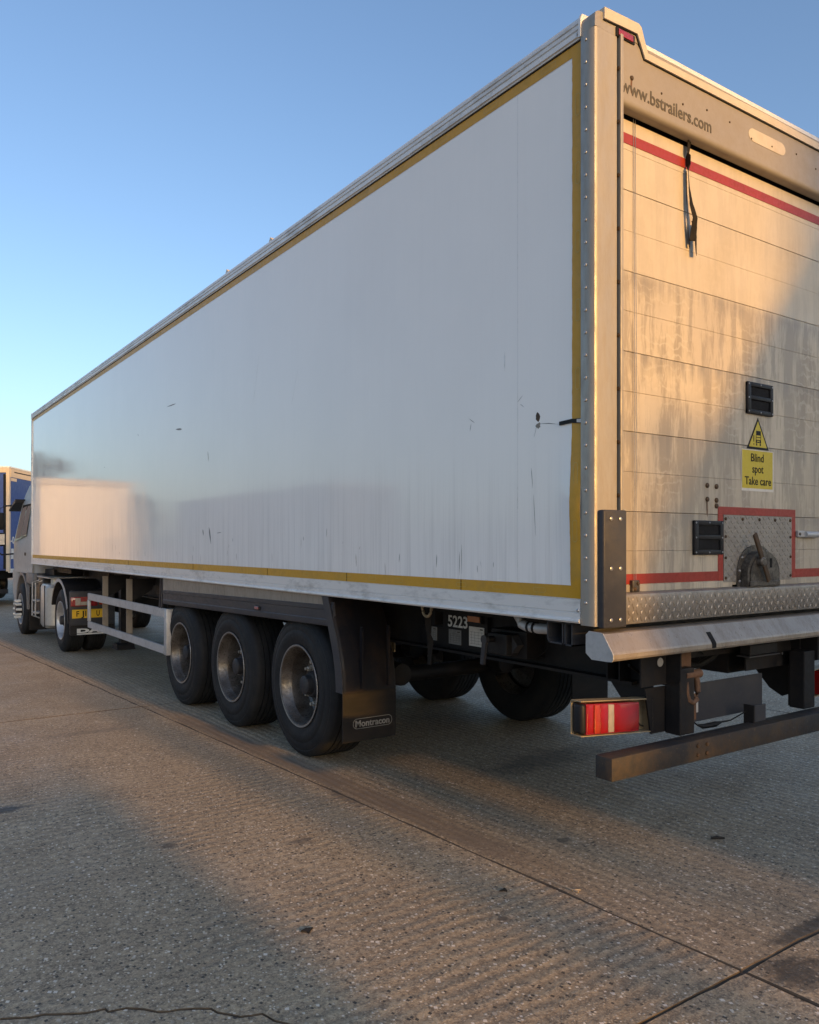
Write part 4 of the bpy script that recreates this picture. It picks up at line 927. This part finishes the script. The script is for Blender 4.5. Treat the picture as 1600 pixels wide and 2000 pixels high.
def cab_side(pts, off, mat, name, parent, t=.006):
    """panel following the leaning cab side; pts (y, z)"""
    def xs(z): return .10 if z < 1.62 else .10 + (z - 1.62) * .155
    bm = bmesh.new(); A = [bm.verts.new((xs(z) - off, y, z)) for y, z in pts]; B_ = [bm.verts.new((xs(z) - off + t, y, z)) for y, z in pts]
    bm.faces.new(A); bm.faces.new(B_[::-1])
    for i in range(len(pts)): bm.faces.new((A[i], A[(i + 1) % len(pts)], B_[(i + 1) % len(pts)], B_[i]))
    bmesh.ops.recalc_face_normals(bm, faces=bm.faces); return mk(name, bm, mat, parent)
dr = cab_side([(14.55, 1.0), (16.02, 1.0), (16.05, 1.60), (15.85, 2.15), (15.72, 2.44), (14.60, 2.44), (14.55, 2.3)], .012, 'cab_white', 'cab_door', K, .012)
cab_side([(14.66, 1.72), (15.93, 1.62), (15.78, 2.12), (15.64, 2.36), (14.70, 2.36)], .015, 'glass', 'door_window', dr, .0028)
cab_side([(14.72, 1.76), (15.25, 1.72), (15.20, 2.10), (15.05, 2.32), (14.76, 2.32)], .0162, 'blind', 'window_curtain', dr, .001)
cab_side([(15.32, 1.70), (15.84, 1.67), (15.74, 2.10), (15.62, 2.30), (15.20, 2.32)], .0162, 'blind', 'window_curtain', dr, .001)
cab_side([(14.64, 1.34), (14.80, 1.34), (14.80, 1.40), (14.64, 1.40)], .017, 'black', 'door_handle', dr, .004)
cab_side([(14.02, 1.02), (14.50, 1.02), (14.50, 2.4), (14.02, 2.4)], .010, 'cab_white', 'rear_quarter', K, .01)
mk('cab_deflector', prism(bmesh.new(), [(.02, 13.70), (.035, 13.68), (.12, 14.02), (.10, 14.02)], 'z', 1.22, 3.40), 'cab_white', K)
mk('sun_visor', prism(bmesh.new(), [(15.62, 2.48), (16.42, 2.30), (16.44, 2.26), (15.62, 2.42)], 'x', .05, 2.4), 'plastic', K)
# mirrors on their arms
ma = mk('mirror_arm', tube(bmesh.new(), [(.18, 16.15, 2.38), (-.05, 16.20, 2.36), (-.16, 16.22, 2.30), (-.18, 16.22, 1.40), (-.12, 16.2, 1.34), (.12, 16.18, 1.36)], .016, 8), 'plastic', K, smooth=True)
mk('mirror_head', box(-.30, -.06, 16.14, 16.27, 1.86, 2.22, bev=.04, seg=3), 'plastic', ma, smooth=True)
mk('mirror_head', box(-.31, -.05, 16.12, 16.26, 1.52, 1.80, bev=.05, seg=3), 'plastic', ma, smooth=True)
mk('mirror_glass', box(-.285, -.075, 16.114, 16.119, 1.55, 1.77, bev=.002), 'rivet', ma)
# chassis, steps, tank, fenders
mk('chassis_frame', box(.85, 1.75, 10.45, 15.6, .55 + gk + .1, .95 + gk + .1), 'black_steel', K)
mk('fifth_wheel', lathe(bmesh.new(), [(.98, .50), (1.055, .50), (1.058, .4), (1.058, .01)], 28, (1.3, 11.6, 0), 'z'), 'black_steel', K)
mk('side_box', box(.16, .85, 13.30, 14.15, .28, 1.00, bev=.03), 'plastic', K, smooth=True)
tk = mk('silencer_tank', loft([(.10, .10, .80, 12.55, 13.15, .12), (.16, .06, .82, 12.45, 13.22, .16), (.80, .06, .82, 12.45, 13.22, .16), (.86, .10, .80, 12.5, 13.15, .14)]), 'tank', K, smooth=True)
for y in (12.62, 13.02): mk('tank_band', box(.052, .066, y, y + .035, .12, .84), 'black', tk)
mk('tank_neck', lathe(bmesh.new(), [(.85, .07), (.95, .065), (.96, .08), (.98, .08), (.985, .01)], 16, (.24, 12.72, 0), 'z'), 'tank', tk, smooth=True)
mk('catwalk', box(.10, 1.2, 12.5, 13.6, .965, .985), 'galv', K)
mk('air_deck', box(.3, 2.3, 13.1, 13.9, 1.00, 1.10), 'black_steel', K)
for y in (13.42, 13.72): mk('grab_rail', tube(bmesh.new(), [(.17, y, .90), (.05, y, .86), (.045, y, .25), (.12, y, .22)], .014, 8), 'galv', K, smooth=True)
for z in (.52, .30): mk('step_bar', box(.04, .20, 13.42, 13.73, z, z + .025), 'galv', K)
mk('wheel_arch', prism(bmesh.new(), [(15.12 + .66 * math.cos(R(a)), .31 + .70 * math.sin(R(a))) for a in range(0, 181, 12)] + [(15.12 + .60 * math.cos(R(a)), .31 + .64 * math.sin(R(a))) for a in range(180, -1, -12)], 'x', .085, .5), 'cab_grey', K, smooth=True)
mk('splash_guard', box(.10, .55, 14.30, 14.33, -.08, .75), 'flap', K)
_w2 = wheel_parts(.505, .30, .297, .15, 4); WM2 = dict(zip(('rim', 'tyre', 'hub', 'nut', 'lip'), (loose(n, b, m_, n != 'nut') for n, b, m_ in zip(('rim', 'tyre', 'hub_cap', 'wheel_nut', 'rim_lip'), _w2, ('rim_clean', 'tyre', 'hub', 'nut', 'rim_clean')))))
yr = 11.36; zr = gz(yr) + .505 - .003; yf = 15.10; zf = gz(yf) + .505 - .003
for x, s, nn in ((.055, 1, True), (2.545, -1, False)): wheel(K, WM2, x, yr, zr, s, nn, .15)
for x, s in ((.39, 1), (2.21, -1)): wheel(K, WM2, x, yr, zr, s, False, .15)
wheel(K, WM2, .06, yf, zf, 1, True, .15); wheel(K, WM2, 2.54, yf, zf, -1, False, .15)
hb = mk('front_hub', lathe(bmesh.new(), [(.20, .15), (.06, .14), (.03, .10), (-.02, .095), (-.03, .02)], 20, (0, yf, zf)), 'hub', K, smooth=True)
for i in range(10):
    a = 2 * math.pi * i / 10; mk('wheel_nut', lathe(bmesh.new(), [(.06, .026), (-.03, .024), (-.045, .015), (-.046, .001)], 8, (0, yf + .1675 * math.cos(a), zf + .1675 * math.sin(a))), 'white_print', hb)
# rear mudguard + tail board
arc = lambda r, a0, a1, st=10: [(yr + r * math.cos(R(a)), zr + r * math.sin(R(a))) for a in range(a0, a1 + 1, st)]
mgk = mk('rear_mudguard', prism(bmesh.new(), arc(.66, 20, 180) + arc(.62, 20, 180)[::-1], 'x', .04, .72), 'plastic', K, smooth=True)
mk('mudguard_edge', prism(bmesh.new(), arc(.672, 60, 160) + arc(.622, 60, 160)[::-1], 'x', .028, .0395), 'galv', mgk, smooth=True)
mk('rear_mudguard', prism(bmesh.new(), arc(.66, 20, 180) + arc(.62, 20, 180)[::-1], 'x', 1.88, 2.56), 'plastic', K, smooth=True)
tb = mk('tail_board', box(.02, .68, 10.46, 10.56, .17, .86, bev=.03), 'plastic', K, smooth=True)
mk('tail_recess', box(.0, .66, 10.425, 10.459, .33, .85, bev=.012), 'skirt', tb, smooth=True)
mk('tail_board', box(1.92, 2.58, 10.46, 10.56, .17, .86, bev=.03), 'plastic', K, smooth=True)
tl = mk('tail_lamp', box(.010, .40, 10.39, 10.424, .620, .765, bev=.012), 'lens_red', K, smooth=True)
mk('lens', box(.075, .150, 10.384, 10.389, .636, .748, bev=.002), 'lens_clear', tl); mk('lens', box(.152, .26, 10.384, 10.389, .636, .690, bev=.002), 'lens_clear', tl); mk('lens', box(.42, .50, 10.39, 10.424, .635, .72, bev=.004), 'lens_amber', tl)
np_ = mk('number_plate', box(.035, .560, 10.412, 10.424, .440, .572, bev=.002), 'plate_yellow', K)
mk('lettering', text_bm('F', .115, on_rear(.095, 10.4112, .468), width=.040, bold=.002), 'black', np_)
for ch, x, w_ in (('J', .165, .040), ('1', .222, .016), ('U', .385, .048)): 
    mk('lettering', text_bm(ch, .115, on_rear(x, 10.4112, .468), width=w_, bold=.002), 'black', np_)
mk('lettering', text_bm('DAF', .085, on_rear(.113, 10.4585, .215), width=.46, bold=.005), 'white_print', K)
mk('trim_line', box(.113, .60, 10.456, 10.4595, .185, .203), 'white_print', K)

# ------------------------------------------------------------------ neighbours in the yard
def parked_trailer(name, label, cat, loc, rz, body, length=13.6, height=4.0, group=None, lamps=True, rear=None, trim='frame_cream'):
    t = thing(name, label, cat, loc, group, rz)
    def P(n, bm, mat, par=None):
        me = bpy.data.meshes.new(n); bm.to_mesh(me); bm.free(); me.materials.append(M[mat]); o = bpy.data.objects.new(n, me); COL.objects.link(o); o.parent = par or t; return o
    P('box_body', box(-1.25, 1.25, .06, length, 1.15, height - .06), body); P('roof', box(-1.27, 1.27, .0, length + .02, height - .06, height, bev=.02), 'roof_pale')
    for s in (-1, 1):
        P('corner_post', box(*sorted((s * 1.18, s * 1.275)), -.01, .10, 1.12, height - .061, bev=.008), trim)
        P('bottom_rail', box(*sorted((s * 1.20, s * 1.27)), .101, length, 1.08, 1.20), 'alu_rail'); P('door', box(*sorted((s * .01, s * 1.17)), .02, .058, 1.2, height - .15, bev=.006), rear or body)
        
        if lamps: P('tail_lamp', box(*sorted((s * .75, s * 1.2)), .02, .08, .85, .97), 'lens_red')
        P('landing_leg', box(s * .7 - .06, s * .7 + .06, length - 3.2, length - 3.05, 0.02, 1.1), 'black_steel')
        for y in (2.2, 3.5, 4.8):
            w = bpy.data.objects.new('wheel', WM['rim']); COL.objects.link(w); w.parent = t; w.location = (s * 1.24, y, RW); w.rotation_euler.z = math.pi if s > 0 else 0
            o = bpy.data.objects.new('tyre', WM['tyre']); COL.objects.link(o); o.parent = w
    P('header', box(-1.179, 1.179, -.008, .09, height - .20, height - .062), trim); P('chassis', box(-.6, .6, .1, length, .85, 1.14), 'black_steel')
    P('rear_bumper', box(-1.22, 1.22, -.02, .07, .45, .58, bev=.01), 'black_steel')
    return t, P
# blue curtain-sided trailer standing beyond the tractor
BA = R(-30)
bt, P = parked_trailer('curtain_trailer', 'blue curtain-sided trailer with cream posts standing beyond the tractor cab', 'trailer', (.17, 25.4, gz(25.4)), BA, 'blue', height=4.35, lamps=False)
for k in range(1): P('top_rail', box(1.262, 1.285, .10, 13.6, 4.02, 4.285), 'frame_cream')
P('rail_slot', box(1.286, 1.290, .35, 13.5, 4.17, 4.20), 'black')
P('curtain', box(1.262, 1.275, .11, 13.6, 1.21, 4.02), 'blue'); P('rear_tarp', box(-1.17, 1.10, -.004, .018, 1.3, 4.12), 'blue'); P('rear_shadow_gap', box(1.10, 1.178, -.005, .018, 1.2, 4.1), 'black')
P('maker_badge', box(1.2755, 1.285, .12, .55, 3.90, 4.0, bev=.004), 'cap')
tm = Matrix.Translation((1.2765, .10, 1.98)) @ Matrix.Rotation(R(90), 4, 'Z') @ Matrix.Rotation(R(90), 4, 'X')
P('lettering', text_bm('-015', .30, tm, width=.62, bold=.006), 'white_print')
P('side_plate', box(1.2765, 1.285, .14, .30, 1.50, 1.82), 'white_print'); P('side_plate', box(1.2765, 1.285, .36, .42, 1.58, 1.66), 'white_print')
# left of the trailer, mirrored in its glossy side
parked_trailer('box_trailer', 'grey box trailer parked alongside, mirrored in the glossy white side', 'trailer', (-10.4, 19.0, gz(19.0) + .02), 0, 'grey_box', height=3.7, rear='slate', trim='slate')  # rear and trim darkened so the sunlit end reads like the shaded side
cb = thing('site_cabin', 'cream portable cabin catching the sun, mirrored in the glossy white side', 'cabin', (-5.6, 31, gz(31)))
z0 = gz(31)
mk('wall', box(-6.7, -3.2, 31, 37, z0 + .25, z0 + 4.35), 'cabin', cb); mk('roof', box(-6.8, -3.1, 30.92, 37.1, z0 + 4.351, z0 + 4.6, bev=.02), 'cap', cb)
mk('base', box(-6.6, -3.3, 31.05, 36.9, z0 - .03, z0 + .249), 'galv', cb)
mk('door', box(-6.3, -5.4, 30.96, 30.999, z0 + .3, z0 + 2.35), 'cap', cb)
for x in (-5.8, -4.95, -4.1): mk('wall_rib', box(x, x + .04, 30.985, 30.9995, z0 + 2.4, z0 + 4.3), 'cap', cb)
# unseen behind the camera: lorry body and shed, shaped to cast the rear shadows
parked_trailer('box_trailer', 'white box trailer placed unseen behind to shade the near yard', 'trailer', (-2.05, -29.2, gz(-29.2)), 0, 'box_white', height=3.5)
sh = thing('shadow_shed', 'steep-roofed rendered shed added unseen behind the trailer, shaped to shadow the roller door', 'shed', (7.0, -18, gz(-18)))
z0 = gz(-17) - .05
gx0, gx1 = 1.40, 12.2
mk('wall', prism(bmesh.new(), [(gx0, z0), (gx1, z0), (gx1, 5.36), (6.8, 11.9), (gx0, 5.36)], 'y', -21, -15), 'brick', sh)
rf = bmesh.new(); prism(rf, [(.80, 4.59), (6.8, 12.2), (6.8, 11.95), (.86, 4.47)], 'y', -21.3, -14.8); prism(rf, [(12.8, 4.59), (6.801, 12.2), (6.801, 11.95), (12.74, 4.47)], 'y', -21.3, -14.8)
mk('roof', rf, 'slate', sh)
dd = mk('door', box(5.6, 8.0, -14.999, -14.95, z0 + .02, z0 + 2.9), 'galv', sh); mk('handle', box(5.75, 5.80, -14.949, -14.90, z0 + 1.2, z0 + 1.4), 'black', dd)
wh = thing('blocker', 'tall grey warehouse added unseen far behind to shade the blue trailer', 'blocker', (12, -40, gz(-40)))  # tall mass added out of view to shade the blue trailer
mk('wall', box(3.05, 24, -46, -34, gz(-40) - .1, 15.6), 'galv', wh); mk('roof', box(2.95, 24.1, -46.1, -33.9, 15.601, 15.9), 'slate', wh)
for x in (6, 11, 16): mk('door', box(x, x + 3.2, -33.999, -33.95, gz(-34) + .02, gz(-34) + 4.2), 'skirt', wh)
def streak_post(x, y, h, w, label):  # posts added out of view to break the sunlight into soft streaks
    t = thing('streak_post', label, 'light-breaking post', (x, y, gz(y)))
    mk('pole', lathe(bmesh.new(), [(gz(y) - .05, w * 1.2), (gz(y) + 1.2, w), (h, w * .8)], 14, (x, y, 0), 'z'), 'galv', t, smooth=True)
    mk('post_head', box(x - .1, x + .5, y - .12, y + .12, h + .001, h + .14, bev=.03), 'galv', t)
streak_post(1.22, -24, 7.1, .11, 'tall grey post added out of view to streak the sunlight')
streak_post(.30, -22, 5.9, .13, 'short stout post added out of view to streak the sunlight')
# trees added far left, mirrored as a stand-in for a dark cloud band
def tree(loc, h, rad, label, leaf='leaf'):
    t = thing('tree', label, 'tree', loc, 'added trees mirrored in place of a cloud band')
    x, y, z = loc
    tb_ = tube(bmesh.new(), [(x, y, z - .1), (x + .1, y, z + h * .3), (x - .1, y + .1, z + h * .6)], [.25, .18, .1], 8)
    for k in range(5):
        a = k * 1.26; tube(tb_, [(x, y, z + h * (.3 + .05 * k)), (x + rad * .6 * math.cos(a), y + rad * .6 * math.sin(a), z + h * (.55 + .06 * k))], [.10, .03], 6)
    mk('trunk', tb_, 'bark', t)
    bm = bmesh.new(); clumps = []
    for k in range(30):
        a, b_ = random.uniform(0, 6.28), random.uniform(-.9, 1)
        r = rad * random.uniform(.45, .95) * math.sqrt(max(.1, 1 - b_ * b_ * .75)); clumps.append((x + r * math.cos(a), y + r * math.sin(a), z + h * .62 + b_ * h * .34, random.uniform(.4, .9)))
    for cx, cy, cz, cr in clumps:
        for k in range(170):
            d = Vector((random.gauss(0, 1), random.gauss(0, 1), random.gauss(0, .8))); p = Vector((cx, cy, cz)) + d * cr * .5
            u = Vector((random.uniform(-1, 1), random.uniform(-1, 1), random.uniform(-1, 1))).normalized() * .13; w_ = u.cross(Vector((random.uniform(-1, 1), random.uniform(-1, 1), 1))).normalized() * .10
            bm.faces.new([bm.verts.new(p + q) for q in (u, w_, -u, -w_)])
    mk('crown', bm, leaf, t)
for (x, y, h, r_, l) in ((-9.0, 62, 9.4, 3.0, 'tallest added tree, a cloud stand-in behind the cream cabin'), (-12.4, 64, 7.6, 2.6, 'middle added tree of the cloud stand-in row behind the cream cabin'), (-15.6, 64, 7.2, 2.6, 'low added cloud stand-in tree at the grey trailer end of the row')):
    tree((x, y, gz(min(y, 60))), h, r_, l, 'pale_leaf' if h < 6 else 'leaf')

# ------------------------------------------------------------------ small litter on the concrete
def flat_bit(name, label, cat, pts, mat, th=.004):
    bm = bmesh.new(); A = [bm.verts.new((x, y, gz(y) + .0005)) for x, y in pts]; B_ = [bm.verts.new((x, y, gz(y) + th + random.uniform(0, .004))) for x, y in pts]
    n = len(pts); bm.faces.new(B_); bm.faces.new(A[::-1])
    for i in range(n): bm.faces.new((A[i], A[(i + 1) % n], B_[(i + 1) % n], B_[i]))
    bmesh.ops.recalc_face_normals(bm, faces=bm.faces)
    return tag(mk(name, bm, mat), label, cat)
bm = tube(bmesh.new(), [(-.091, .229, gz(.2) + .006), (-.085, .16, gz(.16) + .010), (-.078, .10, gz(.1) + .008), (-.071, .042, gz(.04) + .006)], [.0018, .0025, .003, .004], 6); tube(bm, [(-.078, .075, gz(.07) + .006), (-.045, .055, gz(.05) + .005)], [.004, .003], 6)
tag(mk('twig', bm, 'straw'), 'pale forked twig lying beside the slab joint', 'twig')
flat_bit('dead_leaf', 'small dark dead leaf near the pale twig', 'leaf', [(-.34, .262), (-.318, .262), (-.298, .275), (-.305, .252), (-.315, .236), (-.322, .250)], 'dead_leaf')
flat_bit('rubber_scrap', 'black scrap of rubber on the ribbed concrete', 'scrap', [(-1.232, .43), (-1.205, .44), (-1.175, .432), (-1.19, .42), (-1.212, .398), (-1.215, .414)], 'dead_leaf')
tag(mk('stick', tube(bmesh.new(), [(.975, .10, gz(.1) + .009), (1.0, .086, gz(.09) + .012), (1.03, .06, gz(.06) + .009)], [.006, .009, .005], 6), 'dead_leaf'), 'short dark stick below the underrun bar', 'stick')
random.seed(5)
bm = bmesh.new()
for k in range(130):
    x = random.uniform(-2.4, 1.6); y = random.uniform(-.7, 3.0) if random.random() < .7 else random.uniform(3, 8)
    if random.random() < .5: x = jx(-.115, y) + random.gauss(0, .05)
    r_ = random.uniform(.0015, .0042); mt = Matrix.Translation((x, y, gz(y) + r_ * .3)) @ Matrix.Diagonal((r_, r_ * random.uniform(.6, 1), r_ * .7, 1)); bmesh.ops.create_icosphere(bm, subdivisions=1, radius=1, matrix=mt)
tag(mk('loose_gravel', bm, 'straw', None, kind='stuff'), 'loose pale grit scattered over the concrete', 'gravel')
